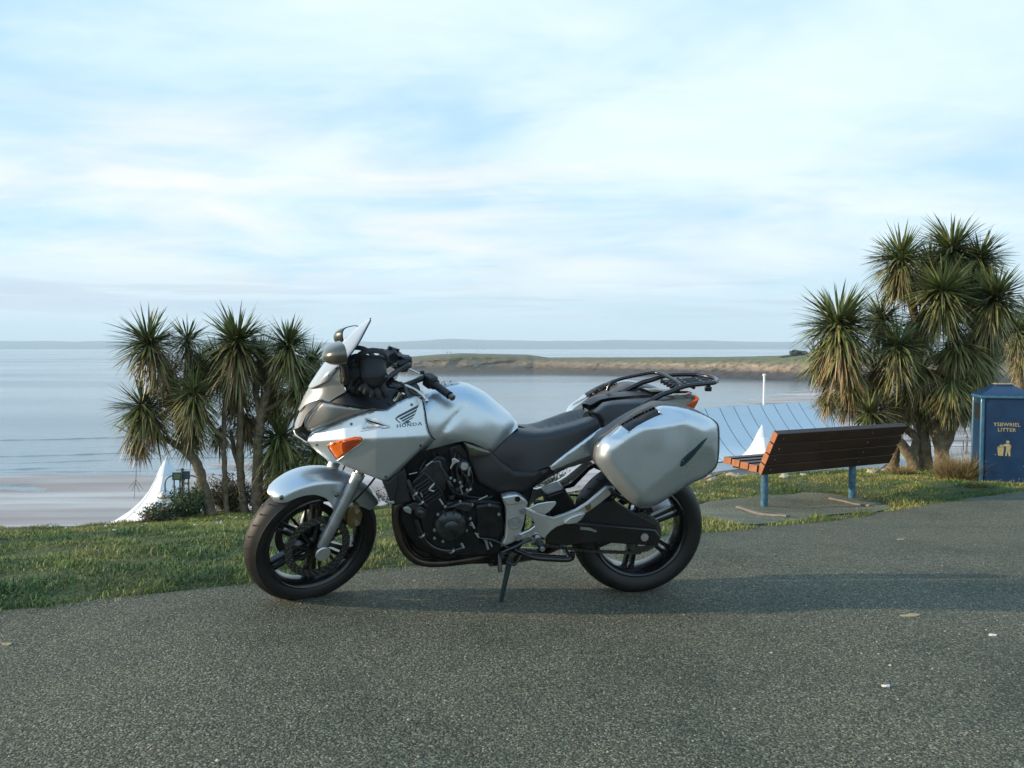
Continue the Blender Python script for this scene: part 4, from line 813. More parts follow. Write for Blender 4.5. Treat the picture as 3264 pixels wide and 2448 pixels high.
# railing and stroller on the right
rail = empty('railing', (28, 86, CZ - 10.6)); tag(rail, 'low seafront railing seen through the trunks left of the bin', 'railing')
MB().tube([(0, 0, 1.1), (34, 0, 1.1)], .04, 6).build('top_rail', M['dark_metal'], rail); MB().tube([(0, 0, .55), (34, 0, .55)], .03, 6).build('lower_rail', M['dark_metal'], rail)
pm_ = MB().tube([(0, 0, 0), (0, 0, 1.12)], .045, 6).build('rail_post', M['dark_metal'], rail)
for k in range(1, 18): q = pm_.copy(); sc.collection.objects.link(q); q.location = (k * 2.0, 0, 0)
def person(label, foot, H, d_, mcloth, face, group=None):
    rt = empty('person', foot); tag(rt, label, 'person', group); s = H / 1.75; o = MB()
    V = []; Ed = []; R = []
    def ch(pts, par=None):
        for i, (x, y, z, r) in enumerate(pts):
            V.append((x * s, y * s, z * s)); R.append(r * s); k = len(V) - 1
            if i or par is not None: Ed.append((k - 1 if i else par, k))
        return len(V) - 1
    hips = ch([(0, 0, .95, .15)]); ch([(.0, 0, 1.15, .14), (0, 0, 1.38, .17), (0, 0, 1.48, .07), (0, 0, 1.64, .10), (0, 0, 1.72, .06)], hips)
    for k in (-1, 1):
        ch([(k * .09, 0, .88, .09), (k * .10, -.02 * k, .5, .065), (k * .11, .10 * k, .08, .045), (k * .11, .10 * k - .12, .03, .04)], hips)
        ch([(k * .19, 0, 1.40, .055), (k * .24, .02, 1.12, .045), (k * .22, -.08, .88, .035), (k * .22, -.1, .8, .04)], 2)
    me = bpy.data.meshes.new('body'); me.from_pydata(V, Ed, []); ob_ = bpy.data.objects.new('body', me); sc.collection.objects.link(ob_); ob_.parent = rt; me.materials.append(mcloth)
    sk = ob_.modifiers.new('skin', 'SKIN')
    for i, r in enumerate(R): me.skin_vertices[0].data[i].radius = (r, r * .8)
    me.skin_vertices[0].data[0].use_root = True; ob_.modifiers.new('sub', 'SUBSURF').levels = 1
    hd = MB(); hd.lathe([(0, .12), (.06, .10), (.085, .04), (.09, 0), (.075, -.06), (.03, -.1), (0, -.11)], (0, -.005, 1.66 * s), (0, 0, 1), 12); hd.build('head', M['skin'], rt)
    hr = MB(); hr.lathe([(0, .135), (.07, .11), (.097, .03), (.09, -.02)], (0, .015, 1.665 * s), (0, 0, 1), 12); hr.build('hair', M['black'], rt); rt.rotation_euler = (0, 0, face); return rt
c = W(3082, 1400, 84); person('stroller in grey seen between trunks and bin on the promenade', (c[0], 84, CZ - 10.6), 1.75, 84, M['cloth'], 1.2)
for px, lab in ((1426, 'tiny upright walker on the headland crest, leftmost'), (1437, 'tiny figure close beside the leftmost walker on the headland')):
    c = W(px, 1128, 505); zz = c[2] - .2; person(lab, (c[0], 505, zz), 1.75, 505, M['cloth'], .5, 'walkers on the headland')
# small white boat far out
c = W(1520, 1116, 2600); bt = empty('boat', (c[0], 2600, SEA)); tag(bt, 'tiny white boat far out on the channel', 'boat')
MB().prism([(-7, -2, .1), (-8.5, -2, 2.2), (8, -2, 2.0), (7, -2, .1)], [(-7, 2, .1), (-8.5, 2, 2.2), (8, 2, 2.0), (7, 2, .1)]).build('hull', M['white_paint'], bt, smooth=None)
o = MB(); o.box((1, 0, 3.0), 6, 3, 1.9); o.build('cabin', M['white_paint'], bt)
# bushes on the headland and beyond the bin
def farbush(label, px, py, d, rx, rz, seed, group='dark bushes on the headland'):
    random.seed(seed); c = W(px, py, d); v = []; f = []; col = []; lobes = [(Vector((random.uniform(-.6, .6) * rx, random.uniform(-.3, .3) * rx, random.uniform(.0, .45) * rz)), random.uniform(.35, .6)) for _ in range(9)]; n_ = 2200; s_ = rz * .10
    for i in range(n_):
        lc, lr = random.choice(lobes); dr = Vector((random.gauss(0, 1), random.gauss(0, 1), random.gauss(0, 1))).normalized(); p = lc + Vector((dr.x * rx * lr, dr.y * rx * lr, dr.z * rz * lr)) * random.uniform(.75, 1.05)
        a = Vector((random.gauss(0, 1), random.gauss(0, 1), random.gauss(0, 1))).normalized() * s_; b = a.orthogonal().normalized() * s_ * .8; b0 = len(v); v += [p - a, p + b, p + a, p - b]; f.append((b0, b0 + 1, b0 + 2, b0 + 3)); cl = np.array((.035, .05, .022)) * random.uniform(.5, 1.5); col += [(*cl, 1)] * 4
    o = mk('bush', v, f, M['shrub'], smooth=None, cols=col); o.location = c; return tag(o, label, 'bush', group)
farbush('round dark bush on the headland skyline left of the right trees', 2549, 1136, 395, 4.5, 3.6, 1)
farbush('low dark bush trailing left of the round headland bush', 2520, 1141, 392, 6, 1.6, 2)
farbush('dark scrub mass above the sandy cliff right of the tall tree', 3215, 1110, 150, 9, 5.5, 3, 'scrub above the far sandy cliff')
farbush('dark scrub behind the lid of the litter bin', 3130, 1135, 150, 6, 4.0, 4, 'scrub above the far sandy cliff')
farbush('dark scrub mass at the right edge over the cliff', 3290, 1105, 150, 8, 6, 5, 'scrub above the far sandy cliff')

# ================================================================== MOTORCYCLE
bX, bY, bPsi, bPhi, bZ, bPt, STEER = .57346, 4.00771, .160094, .149870, -.027947 - .004, .009492, .465363
_u = np.array([-math.cos(bPsi), -math.sin(bPsi), 0]); _v0 = np.array([math.sin(bPsi), -math.cos(bPsi), 0]); _z = np.array([0, 0, 1.])
bv = _v0 * math.cos(bPhi) - _z * math.sin(bPhi); _w = _z * math.cos(bPhi) + _v0 * math.sin(bPhi)
bu = _u * math.cos(bPt) + _w * math.sin(bPt); bw = _w * math.cos(bPt) - _u * math.sin(bPt)
Rb = np.stack([bu, bv, bw], 1); bo = np.array([bX, bY, bZ])
mw = Matrix([[*Rb[0], bo[0]], [*Rb[1], bo[1]], [*Rb[2], bo[2]], [0, 0, 0, 1]])
bike = empty('motorcycle', mw); tag(bike, 'silver sports touring motorcycle with hard panniers leaning on its side stand', 'motorcycle')
camL = Rb.T @ (camP - bo)
RAKE = math.radians(26); sa_ = np.array([-math.sin(RAKE), 0, math.cos(RAKE)]); so_ = np.array([1.60, 0, 0])
def rotaxis(q, d):
    q = np.asarray(q, float); c, s = math.cos(d), math.sin(d); return q * c + np.cross(np.broadcast_to(sa_, q.shape), q) * s + np.outer(q @ sa_, sa_).reshape(q.shape) * (1 - c)
def ST(p): return so_ + rotaxis(np.asarray(p, float) - so_, STEER)       # unsteered -> steered
camS = so_ + rotaxis(camL - so_, -STEER)
def B(px, py, v):
    d = Rb.T @ raydir(px, py); return camL + d * ((v - camL[1]) / d[1])
def S(px, py, v):
    d = rotaxis(Rb.T @ raydir(px, py), -STEER); return camS + d * ((v - camS[1]) / d[1])
def toW(p): return bo + Rb @ np.asarray(p, float)
def mir(p): return np.array([p[0], -p[1], p[2]])
class SB(MB):      # builder for steered parts
    def build(s, *a, **k): s.v = [tuple(ST(p)) for p in s.v]; return MB.build(s, *a, **k)
def panel(name, outline, vf, m, step=8, roll=0, rollv=0, thick=0, sil=None, silR=50, silp=2.0, mirror='sep', parent=bike, smooth=50, shrink=0, jitter=0.05, drop=0, sil2=None, sil2R=20, relax=1):
    P, T, bd, Bd = triangulate([np.array(q, float) for q in outline], step, jitter)
    v = vf(P) if callable(vf) else np.full(len(P), float(vf))
    if roll: d = np.clip(distpoly(P, Bd) / roll, 0, 1); v = v - rollv * (1 - np.sqrt(np.maximum(0, 1 - (1 - d) ** 2)))
    if sil is not None:
        t = np.clip(distpoly(P, np.array(sil, float), closed=False) / silR, 0, 1); v = v * (1 - (1 - t) ** silp) ** (1 / silp); P = P + np.c_[0 * t, drop * (1 - t)]
    if sil2 is not None: t = np.clip(distpoly(P, np.array(sil2, float), closed=False) / sil2R, 0, 1); v = v * np.sqrt(1 - (1 - t) ** 2)
    V = [B(P[i][0], P[i][1], v[i]) for i in range(len(P))]; n_ = len(V); F_ = [tuple(f) for f in T]
    if thick:
        c = np.mean(V, 0)
        V2 = [np.array([q[0] + (c[0] - q[0]) * shrink, q[1] - thick, q[2] + (c[2] - q[2]) * shrink]) for q in V]
        V = V + V2; F_ += [tuple(i + n_ for i in f[::-1]) for f in T] + [(a, a + n_, b + n_, b) for a, b in bd]
    if mirror == 'merge':
        k = len(V); V = V + [mir(q) for q in V]; F_ = F_ + [tuple(i + k for i in f[::-1]) for f in F_]
        return mk(name, V, F_, m, parent, smooth, merge=True, relax=relax)
    o = mk(name, V, F_, m, parent, smooth)
    if mirror == 'sep': mk(name, [mir(q) for q in V], [f[::-1] for f in F_], m, parent, smooth)
    return o
def prism(name, outline, v1, v0, m, bevel=.003, mirror=False, parent=bike, smooth=40):
    a = [B(x, y, v1) for x, y in outline]; b = [np.array([p[0], v0, p[2]]) for p in a]
    o = MB().prism(a, b).build(name, m, parent, smooth, bevel)
    if mirror: MB().prism([mir(p) for p in b], [mir(p) for p in a]).build(name, m, parent, smooth, bevel)
    return o
def ptube(name, pts, r, m, parent=bike, seg=10, n=6, mirror=False, fr=None):
    P = [fr(*p) if fr else B(*p) for p in pts]; P = spline(P, n) if n > 1 else P; n_ = len(P); rr = np.interp(np.linspace(0, 1, n_), np.linspace(0, 1, len(r)), r) if hasattr(r, '__len__') else r
    for s in ((1, -1) if mirror else (1,)):
        Q = [p if s > 0 else mir(p) for p in P]
        if fr: Q = [ST(q) for q in Q]
        MB().tube(Q, rr, seg).build(name, m, parent, 60)
def bvh_of(o): return bvhtree.BVHTree.FromPolygons([v.co.copy() for v in o.data.vertices], [tuple(p.vertices) for p in o.data.polygons])
def decal(name, polys, target, m, off=.0009, step=6, parent=None, mirror=False):
    tree_ = bvh_of(target); V = []; F_ = []
    for pl in polys:
        P, T, bd, _ = triangulate([np.array(q, float) for q in pl], step, 0); k = len(V)
        for q in P:
            d = Vector(tuple(Rb.T @ raydir(*q))).normalized(); h = tree_.ray_cast(Vector(tuple(camL)), d)
            if h[0] is None: h = (V[-1] if V else Vector(tuple(B(q[0], q[1], .2))), d, 0, 0)
            V.append(h[0] - d * off if h[0] is not None else V[-1])
        F_ += [tuple(i + k for i in f) for f in T]
    o = mk(name, V, F_, m, parent or target, 60)
    if mirror: mk(name, [mir(q) for q in V], [f[::-1] for f in F_], m, parent or target, 60)
    return o

# ---------------- wheels
def wheel(name, uc, wc, Ro, hw, bead, rimw, steered, angle0, disc_r, vdiscs, pairgap=.030):
    Bd = SB if steered else MB; c = (uc, 0, wc); A = (0, 1, 0); root = bpy.data.objects.new(name, None); sc.collection.objects.link(root); root.parent = bike; root.empty_display_size = .05
    tp_ = [(bead - .004, -rimw + .004), (bead + .012, -rimw - .008), (bead + .035, -hw * .99), (bead + .048, -hw), (Ro - .028, -hw * .93), (Ro - .014, -hw * .74), (Ro - .005, -hw * .45), (Ro - .0008, -hw * .18), (Ro, 0)]
    tp_ = tp_ + [(r, -h) for r, h in tp_[-2::-1]]
    Bd().lathe(tp_, c, A, 96, close=True).build('tyre', M['rubber'], root, 60)
    rp_ = [(bead + .004, -rimw), (bead - .004, -rimw - .004), (bead - .014, -rimw + .002), (bead - .022, -rimw * .55), (bead - .024, 0)]; rp_ = rp_ + [(r, -h) for r, h in rp_[-2::-1]] + [(bead - .010, rimw * .6), (bead - .010, -rimw * .6)]
    Bd().lathe(rp_, c, A, 96, close=True).build('rim', M['gloss_black'], root, 50)
    Bd().lathe([(0, -rimw * .8), (.030, -rimw * .8), (.034, -rimw * .7), (.040, -.02), (.040, .02), (.034, rimw * .7), (.030, rimw * .8), (0, rimw * .8)], c, A, 24).build('hub', M['gloss_black'], root, 50)
    for k in range(6):
        a = math.radians(angle0 + 60 * k); e = Vector((math.cos(a), 0, math.sin(a))); t_ = Vector((-e.z, 0, e.x)); cc_ = Vector(c); o = Bd()
        for s in (-1, 1):
            pts = []
            for rr, hwid, dep in ((.030, .012, .024), (.09, .0085, .018), (bead - .021, .010, .016)):
                q = cc_ + e * rr + t_ * (s * pairgap / 2 * (.75 + .35 * rr / .2)); pts.append([q + t_ * sx_ * hwid + Vector((0, sy_ * dep, 0)) for sx_, sy_ in ((-1, -1), (1, -1), (1, 1), (-1, 1))])
            vv = sum(pts, []); o.add(vv, [(4 * i + j, 4 * i + (j + 1) % 4, 4 * i + 4 + (j + 1) % 4, 4 * i + 4 + j) for i in range(2) for j in range(4)] + [(3, 2, 1, 0), (8, 9, 10, 11)])
        o.build('spoke', M['gloss_black'], root, 30, .003)
    # tread sipes
    o = Bd(); K = 34
    prof = sorted([(abs(h), r) for r, h in tp_ if r > Ro - .04]); hh_, rr_ = zip(*prof)
    for k in range(K):
        for s in (-1, 1):
            a0 = 2 * math.pi * (k + (.5 if s > 0 else 0)) / K; pv = []
            for i in range(6):
                t_ = i / 5; h = s * hw * (.14 + .66 * t_); a = a0 + (.02 + .085 * t_ ** 1.4); r = np.interp(abs(h), hh_, rr_) + .0004
                wd = .0045 * (1 - .5 * t_) / r
                for da in (-wd, wd): pv.append((uc + r * math.cos(a + da), h, wc + r * math.sin(a + da)))
            o.add(pv, [(2 * i, 2 * i + 1, 2 * i + 3, 2 * i + 2) for i in range(5)])
    tag(o.build('tread_sipes', M['groove'], root, 60), kind='stuff')
    for s in vdiscs:
        Bd().lathe([(disc_r, s - .0025), (disc_r, s + .0025), (disc_r - .034, s + .0025), (disc_r - .034, s - .0025)], c, A, 72, close=True).build('brake_disc', M['disc'], root, 30)
        o = Bd()
        for k in range(10):
            a = 2 * math.pi * k / 10; e = Vector((math.cos(a), 0, math.sin(a))); e2 = Vector((math.cos(a + .25), 0, math.sin(a + .25))); o.tube([Vector(c) + Vector((0, s, 0)) + e * .045, Vector(c) + Vector((0, s, 0)) + e2 * (disc_r - .030)], [.010, .006], 6)
        o.lathe([(.030, s - .005), (.050, s - .005), (.050, s + .005), (.030, s + .005)], c, A, 24, close=True); o.build('disc_carrier', M['gloss_black'], root, 40)
        o = Bd()
        for k in range(30):
            for j, rr in enumerate((disc_r - .008, disc_r - .017, disc_r - .026)):
                a = 2 * math.pi * (k + j * .33) / 30; q = Vector((uc + rr * math.cos(a), s + (.0027 if s > 0 else -.0027), wc + rr * math.sin(a))); o.add([q + Vector((.003 * math.cos(b), 0, .003 * math.sin(b))) for b in np.linspace(0, 2 * math.pi, 7)[:-1]], [(0, 1, 2, 3, 4, 5)])
        tag(o.build('disc_holes', M['alloy'] if k % 2 else M['groove'], root, None), kind='stuff')
    return root
fw = wheel('front_wheel', 1.49, .30, .300, .060, .222, .046, True, 35, .148, (-.066, .066))
rw = wheel('rear_wheel', 0, .315, .315, .090, .222, .073, False, 158, .118, (-.088,))
# sprocket, chain, swingarm
o = MB(); c = (0, .098, .315); NT = 42; ring = []
for k in range(NT * 2):
    r = .094 if k % 2 else .087; a = math.pi * k / NT; ring.append(Vector((r * math.cos(a), .096, .315 + r * math.sin(a))))
inn = [Vector((.062 * math.cos(math.pi * k / NT), .096, .315 + .062 * math.sin(math.pi * k / NT))) for k in range(NT * 2)]; n_ = NT * 2
o.add(ring + inn + [p + Vector((0, .007, 0)) for p in ring + inn], [(i, (i + 1) % n_, (i + 1) % n_ + n_, i + n_) for i in range(n_)] + [(i + 2 * n_, i + 3 * n_, (i + 1) % n_ + 3 * n_, (i + 1) % n_ + 2 * n_) for i in range(n_)] + [(i, i + 2 * n_, (i + 1) % n_ + 2 * n_, (i + 1) % n_) for i in range(n_)])
for k in range(5):
    a = 2 * math.pi * k / 5 + .3; o.tube([(0.03 * math.cos(a), .10, .315 + .03 * math.sin(a)), (.066 * math.cos(a), .10, .315 + .066 * math.sin(a))], .010, 6)
o.build('sprocket', M['disc'], rw, 30)
for z0, z1, nm in ((.222, .285, 'chain'), (.410, .385, 'chain')):
    o = MB(); N_ = 34
    for k in range(N_):
        t_ = (k + .5) / N_; q = Vector((0.0 + .52 * t_, .0995, z0 + (z1 - z0) * t_ - (.012 * math.sin(math.pi * t_) if z0 < .3 else 0))); o.box(q, .013, .014 if k % 2 else .009, .013)
    o.build(nm, M['disc'], bike, 30)
sw = prism('swingarm', [(1740, 1662), (1880, 1668), (2000, 1680), (2090, 1688), (2107, 1712), (2098, 1742), (2010, 1736), (1905, 1730), (1800, 1740), (1740, 1735)], .150, .112, M['gloss_black'], .006, mirror=True)
MB().lathe([(0, .008), (.009, .008), (.010, .006), (.018, .006), (.019, 0)], B(2054, 1712, .152), (0, 1, 0), 12).build('axle_nut', M['alloy_light'], sw)
prism('chain_guard', [(1835, 1662), (1880, 1612), (1960, 1596), (2010, 1630), (2095, 1672), (2096, 1690), (1840, 1684)], .125, .085, M['black'], .004)
prism('swingarm_label', [(1850, 1680), (1880, 1682), (1903, 1692), (1900, 1697), (1875, 1690), (1850, 1688)], .1512, .150, M['alloy'], 0, parent=sw)
MB().lathe([(0, 0), (.16, 0)], (0, 0, 0), (0, 1, 0), 3)
# ---------------- fork
def legline(s, t): # t metres up from the axle
    return np.array([1.49 + .010 * math.cos(RAKE) - t * math.sin(RAKE), s * .108, .30 + .010 * math.sin(RAKE) + t * math.cos(RAKE)])
for s in (1, -1):
    fl = SB().tube([legline(s, t) for t in (.015, .04, .10, .30, .365)], [.018, .024, .0245, .0255, .0265], 20).build('fork_slider', M['alloy'], bike, 60)
    SB().tube([legline(s, t) for t in (.365, .385)], .0285, 20).build('dust_seal', M['alloy_light'], fl, 60)
    SB().tube([legline(s, t) for t in (.385, .78)], .0205, 16).build('stanchion', M['steel'], bike, 60)
    SB().lathe([(0, -.030), (.030, -.030), (.032, -.026), (.032, .014), (.030, .016)], (1.49, s * .110, .30), (0, s, 0), 24).build('axle_clamp', M['gloss_black'], fl)
    SB().lathe([(.0, .006), (.030, .006), (.0335, .003), (.034, 0)], (1.49, s * .127, .30), (0, s, 0), 28).build('axle_cap', M['alloy_light'], fl)
    # caliper behind the leg
    def cal(du, dw): q = legline(s, .17); return q + np.array([-.085 + du, 0, -.02 + dw])
    oc = SB(); pts = [(-.028, -.05), (.012, -.058), (.034, -.03), (.036, .03), (.016, .058), (-.022, .054), (-.038, .0)]
    a = [cal(x, z) for x, z in pts]; a1 = [p * np.array([1, 0, 1]) + np.array([0, s * .105, 0]) for p in a]; a0 = [p * np.array([1, 0, 1]) + np.array([0, s * .045, 0]) for p in a]
    cp = oc.prism(a1, a0).build('brake_caliper', M['brass'], bike, 40, .005)
    for q in ((-.008, -.03), (-.008, .03)): p = cal(*q); p[1] = s * .105; SB().lathe([(0, .008), (.012, .008), (.013, 0)], p, (0, s, 0), 10).build('caliper_bolt', M['steel'], cp)
    SB().tube([legline(s, .21), legline(s, .21) + np.array([-.055, -.015 * s, .01])], .013, 8).build('caliper_lug', M['alloy'], fl)
    hp = [legline(s, .16) + np.array([-.07, -s * .02, .04]), legline(s, .33) + np.array([-.085, s * .02, .02]), legline(s, .46) + np.array([-.075, s * .01, .0]), legline(s, .58) + np.array([-.02, -s * .02, .0])]
    SB().tube(spline(hp, 8), .0045, 8).build('brake_hose', M['black'], bike, 60)
# front mudguard: arc over the wheel with side skirts reaching the fork legs
Vg = []; Fg = []; NA, NS = 46, 22; th0, th1 = math.radians(54), math.radians(155)
for i in range(NA + 1):
    t_ = i / NA; th = th0 + (th1 - th0) * t_; thd = math.degrees(th)
    R0 = .334 + .012 * math.exp(-((thd - 75) / 25) ** 2)
    half = .064 + .018 * math.sin(math.pi * min(1, t_ * 1.4)) ; end = min(1, min(t_ / .05, (1 - t_) / .03) + .02) ** .5; half *= (.35 + .65 * end)
    front = np.interp(thd, [54, 62, 75, 85, 95, 104, 110, 116, 119, 127, 150, 155], [.022, .040, .048, .058, .080, .115, .155, .185, .175, .095, .055, .035])
    for j in range(NS + 1):
        s = -1 + 2 * j / NS; a = abs(s)
        if a < .6: q = a / .6 * math.pi / 2; h = half * math.sin(q); rr = R0 - .030 * (1 - math.cos(q))
        else:
            q = (a - .6) / .4; h = half + .012 * q * (front / .17); rr = R0 - .030 - (front - .018) * q
        if .22 < a < .34: rr -= .0025
        Vg.append(ST((1.49 + rr * math.cos(th), math.copysign(h, s) if s else 0, .30 + rr * math.sin(th))))
for i in range(NA):
    for j in range(NS): Fg.append((i * (NS + 1) + j, (i + 1) * (NS + 1) + j, (i + 1) * (NS + 1) + j + 1, i * (NS + 1) + j + 1))
mg = mk('front_mudguard', Vg, Fg, M['silver'], bike, 60); md = mg.modifiers.new('thickness', 'SOLIDIFY'); md.thickness = .003; md = mg.modifiers.new('sub', 'SUBSURF'); md.levels = 1; md.render_levels = 1
for s in (1, -1):
    for (th, rr, h) in ((math.radians(60), .322, .066), (math.radians(104), .27, .100)):
        SB().lathe([(0, .005), (.006, .005), (.009, .003), (.011, 0)], (1.49 + rr * math.cos(th), s * h, .30 + rr * math.sin(th)), (0, s, 0.25), 12).build('screw', M['dark_grey'], mg)
# ---------------- bars and controls
clampL = np.array([1.175, 0, .985])
SB().box(clampL + np.array([.012, 0, -.03]), .07, .27, .03).build('top_yoke', M['engine'], bike, 40, .006)
SB().box(np.array([1.27, 0, .745]), .07, .27, .035).build('lower_yoke', M['engine'], bike, 40, .006)
g0, g1 = S(1384, 1224, .150), S(1438, 1264, .270); gd = (g1 - g0) / np.linalg.norm(g1 - g0); inner = g0 - gd * .07
bar = [clampL + np.array([-.005, .02, .01]), clampL + np.array([-.02, .05, .014]), inner * .6 + (clampL + np.array([-.02, .06, .014])) * .4, inner, g0]
for s in (1, -1):
    mm = (lambda p: np.array([p[0], p[1] * s, p[2]]))
    SB().tube([mm(p) for p in spline(bar, 6)], .011, 12).build('handlebar', M['gloss_black'], bike, 60)
    gp = SB().tube([mm(g0 + gd * t) for t in (0, .006, .007, .02, .10, np.linalg.norm(g1 - g0) - .01)], [.024, .024, .0175, .0168, .0168, .0175], 20).build('handlebar_grip', M['black'], bike, 50)
    SB().lathe([(0.0, .022), (.010, .022), (.014, .018), (.014, .006), (.011, .003), (.011, 0)], mm(g1 - gd * .006), mm(gd), 16).build('bar_end_weight', M['dark_grey'], gp)
    e_ = np.cross(gd, [0, 0, 1]); e_ /= np.linalg.norm(e_); f_ = np.cross(e_, gd)
    hs_ = SB(); Rm = Matrix([list(x) for x in zip(gd, e_, f_)]) if s > 0 else Matrix([[gd[0], e_[0], f_[0]], [-gd[1], -e_[1], -f_[1]], [gd[2], e_[2], f_[2]]])
    hs_.box(mm(g0 - gd * .030), .050, .046, .052, Rm); hs_.box(mm(g0 - gd * .058 + f_ * .004), .018, .034, .040, Rm); sw_ = hs_.build('switch_housing', M['black'], bike, 40, .006)
    for a_, b_, c_, m_ in ((-.020, .026, .012, 'alloy'), (-.034, .026, -.006, 'black'), (-.018, .026, -.014, 'alloy')):
        q = SB(); q.box(mm(g0 + gd * a_ - e_ * b_ * (1 if s > 0 else 1)), .010, .008, .008, Rm); q.build('switch_button', M[m_], sw_, 40, .001)
    lv = [S(1291, 1229, .130), S(1310, 1236, .160), S(1330, 1246, .195), S(1348, 1260, .225), S(1360, 1277, .247)]
    if s < 0: lv = [g0 - gd * .07 + np.array([.05, 0, .0]), g0 - gd * .02 + np.array([.07, 0, -.004]), g0 + gd * .05 + np.array([.068, 0, -.006]), g0 + gd * .11 + np.array([.07, 0, -.01])]
    lv = [mm(p) for p in lv]
    lo = SB().tube(spline(lv, 5), [*np.interp(np.linspace(0, 1, 5 * (len(lv) - 1) + 1), [0, .3, 1], [.0085, .0065, .0055])], 10).build('brake_lever' if s < 0 else 'clutch_lever', M['steel'], bike, 60)
    SB().lathe([(.010 * math.sin(a), .010 * math.cos(a)) for a in np.linspace(0, math.pi, 9)], lv[-1], (0, 0, 1), 14).build('lever_ball', M['steel'], lo)
    SB().tube([mm(g0 - gd * .055 + f_ * .01), lv[0]], [.013, .010], 10).build('lever_perch', M['engine'], bike, 60)
cable_ = [S(1291, 1229, .235), S(1270, 1222, .20), S(1255, 1216, .16), S(1240, 1228, .12), S(1225, 1250, .09)]
ptube('clutch_cable', [(1292, 1230, .135), (1272, 1220, .12), (1256, 1214, .10), (1240, 1226, .08), (1215, 1260, .06)], .004, M['black'], fr=S)
ptube('clutch_cable', [(1300, 1240, .135), (1315, 1256, .14), (1345, 1262, .12), (1330, 1275, .08), (1290, 1285, .06)], .003, M['black'], fr=S)
# front brake reservoir on the far bar, standing above the gloves
rs = SB(); rc = S(1238, 1140, -.16); rs.box(rc + np.array([0, 0, 0]), .085, .055, .060, Matrix.Rotation(.55, 3, 'Y')); rsv = rs.build('brake_reservoir', M['engine_grey'], bike, 40, .008)
rs = SB(); rs.lathe([(0, .008), (.026, .008), (.028, 0), (.028, -.03)], rc + np.array([-.028, -.01, .036]), (-.35, -.1, 1), 20); rs.build('reservoir_cap', M['gloss_black'], rsv)
rs = SB(); rs.tube([S(1262, 1150, -.17), S(1288, 1172, -.16), S(1301, 1178, -.15)], [.038, .026, .012], 12); rs.build('throttle_housing', M['engine'], bike, 60)
rs = SB(); rs.tube(spline([S(1180, 1137, -.24), S(1192, 1120, -.25), S(1212, 1115, -.25), S(1228, 1118, -.24)], 6), .006, 8); rs.build('brake_hose', M['black'], bike, 60)
rs = SB(); rs.tube([S(1265, 1180, -.16), S(1258, 1200, -.10), S(1246, 1210, -.06)], [.013, .013, .016], 10); rs.tube([S(1220, 1170, -.18), S(1226, 1190, -.12), S(1240, 1212, -.06)], .011, 10); rs.build('bar_riser', M['gloss_black'], bike, 60)
ptube('mirror_bolt', [(1306, 1176, .10), (1340, 1192, .12)], [.0035, .0035], M['steel'], n=1)
MB().box(B(1346, 1187, .12), .018, .02, .016).build('choke_knob', M['black'], bike, 40, .003)
ptube('key_ring', [(1299, 1186, .06), (1294, 1200, .06), (1308, 1200, .06), (1301, 1187, .06)], .0018, M['steel'], n=1, seg=6)
# ---------------- bodywork
tank_out = [(1336, 1266), (1345, 1256), (1368, 1242), (1402, 1229), (1430, 1224), (1460, 1221), (1487, 1223), (1516, 1234), (1558, 1258), (1599, 1293), (1637, 1327), (1648, 1344), (1652, 1362), (1611, 1399), (1569, 1440), (1545, 1428), (1504, 1411), (1478, 1405), (1422, 1418), (1356, 1436), (1386, 1401), (1370, 1385), (1361, 1357), (1354, 1310), (1346, 1278)]
tv = rbf([(1340, 1300, .145), (1365, 1350, .165), (1400, 1265, .118), (1450, 1250, .110), (1500, 1262, .118), (1482, 1292, .140), (1450, 1330, .156), (1400, 1385, .170), (1508, 1306, .146), (1478, 1346, .160), (1436, 1388, .170), (1560, 1325, .153), (1610, 1350, .138), (1650, 1362, .112), (1520, 1370, .170), (1570, 1400, .162), (1545, 1425, .163), (1480, 1402, .164), (1360, 1420, .165)])
fl_ = [(1340, 1410), (1395, 1396), (1406, 1388), (1450, 1387), (1500, 1398), (1555, 1418), (1580, 1434)]
def tankv(P):
    v = tv(P); yl = np.interp(P[:, 0], *zip(*fl_)); v = v - .0011 * np.clip(P[:, 1] - yl, 0, 40)
    dc = distpoly(P, np.array([(1487, 1290), (1440, 1340), (1388, 1402)]), False); v = v - .007 * np.exp(-(dc / 10.) ** 2) * np.interp(P[:, 1], [1288, 1320, 1400], [.2, 1, 1])
    d = distpoly(P, np.array([(1654, 1352), (1569, 1442)]), False); v = v - .0014 * np.clip(16 - d, 0, 16); return v
tank = panel('fuel_tank', tank_out, tankv, M['silver'], step=7, sil=[(1336, 1266), (1345, 1256), (1368, 1242), (1402, 1229), (1430, 1224), (1460, 1221), (1487, 1223), (1516, 1234), (1558, 1258), (1599, 1293), (1637, 1327), (1648, 1344)], silR=56, silp=2.1, mirror='merge', smooth=60)
cpc = B(1432, 1226, 0); MB().lathe([(.0, .006), (.040, .006), (.046, .002), (.048, -.006)], cpc, (.12, 0, 1), 28).build('filler_cap', M['alloy'], tank)
for k in range(7): a = 2 * math.pi * k / 7; MB().lathe([(0, .003), (.004, .003), (.004, 0)], cpc + np.array([.034 * math.cos(a), .034 * math.sin(a), .006]), (0, 0, 1), 8).build('cap_screw', M['black'], tank)
fair_out = [(979, 1409), (983, 1392), (993, 1378), (1040, 1356), (1088, 1338), (1140, 1320), (1183, 1309), (1234, 1304), (1262, 1286), (1290, 1273), (1325, 1263), (1336, 1266), (1346, 1278), (1354, 1310), (1361, 1357), (1370, 1385), (1386, 1401), (1335, 1441), (1290, 1484), (1250, 1526), (1237, 1537), (1215, 1531), (1145, 1504), (1075, 1475), (1050, 1472), (1030, 1456), (1009, 1439)]
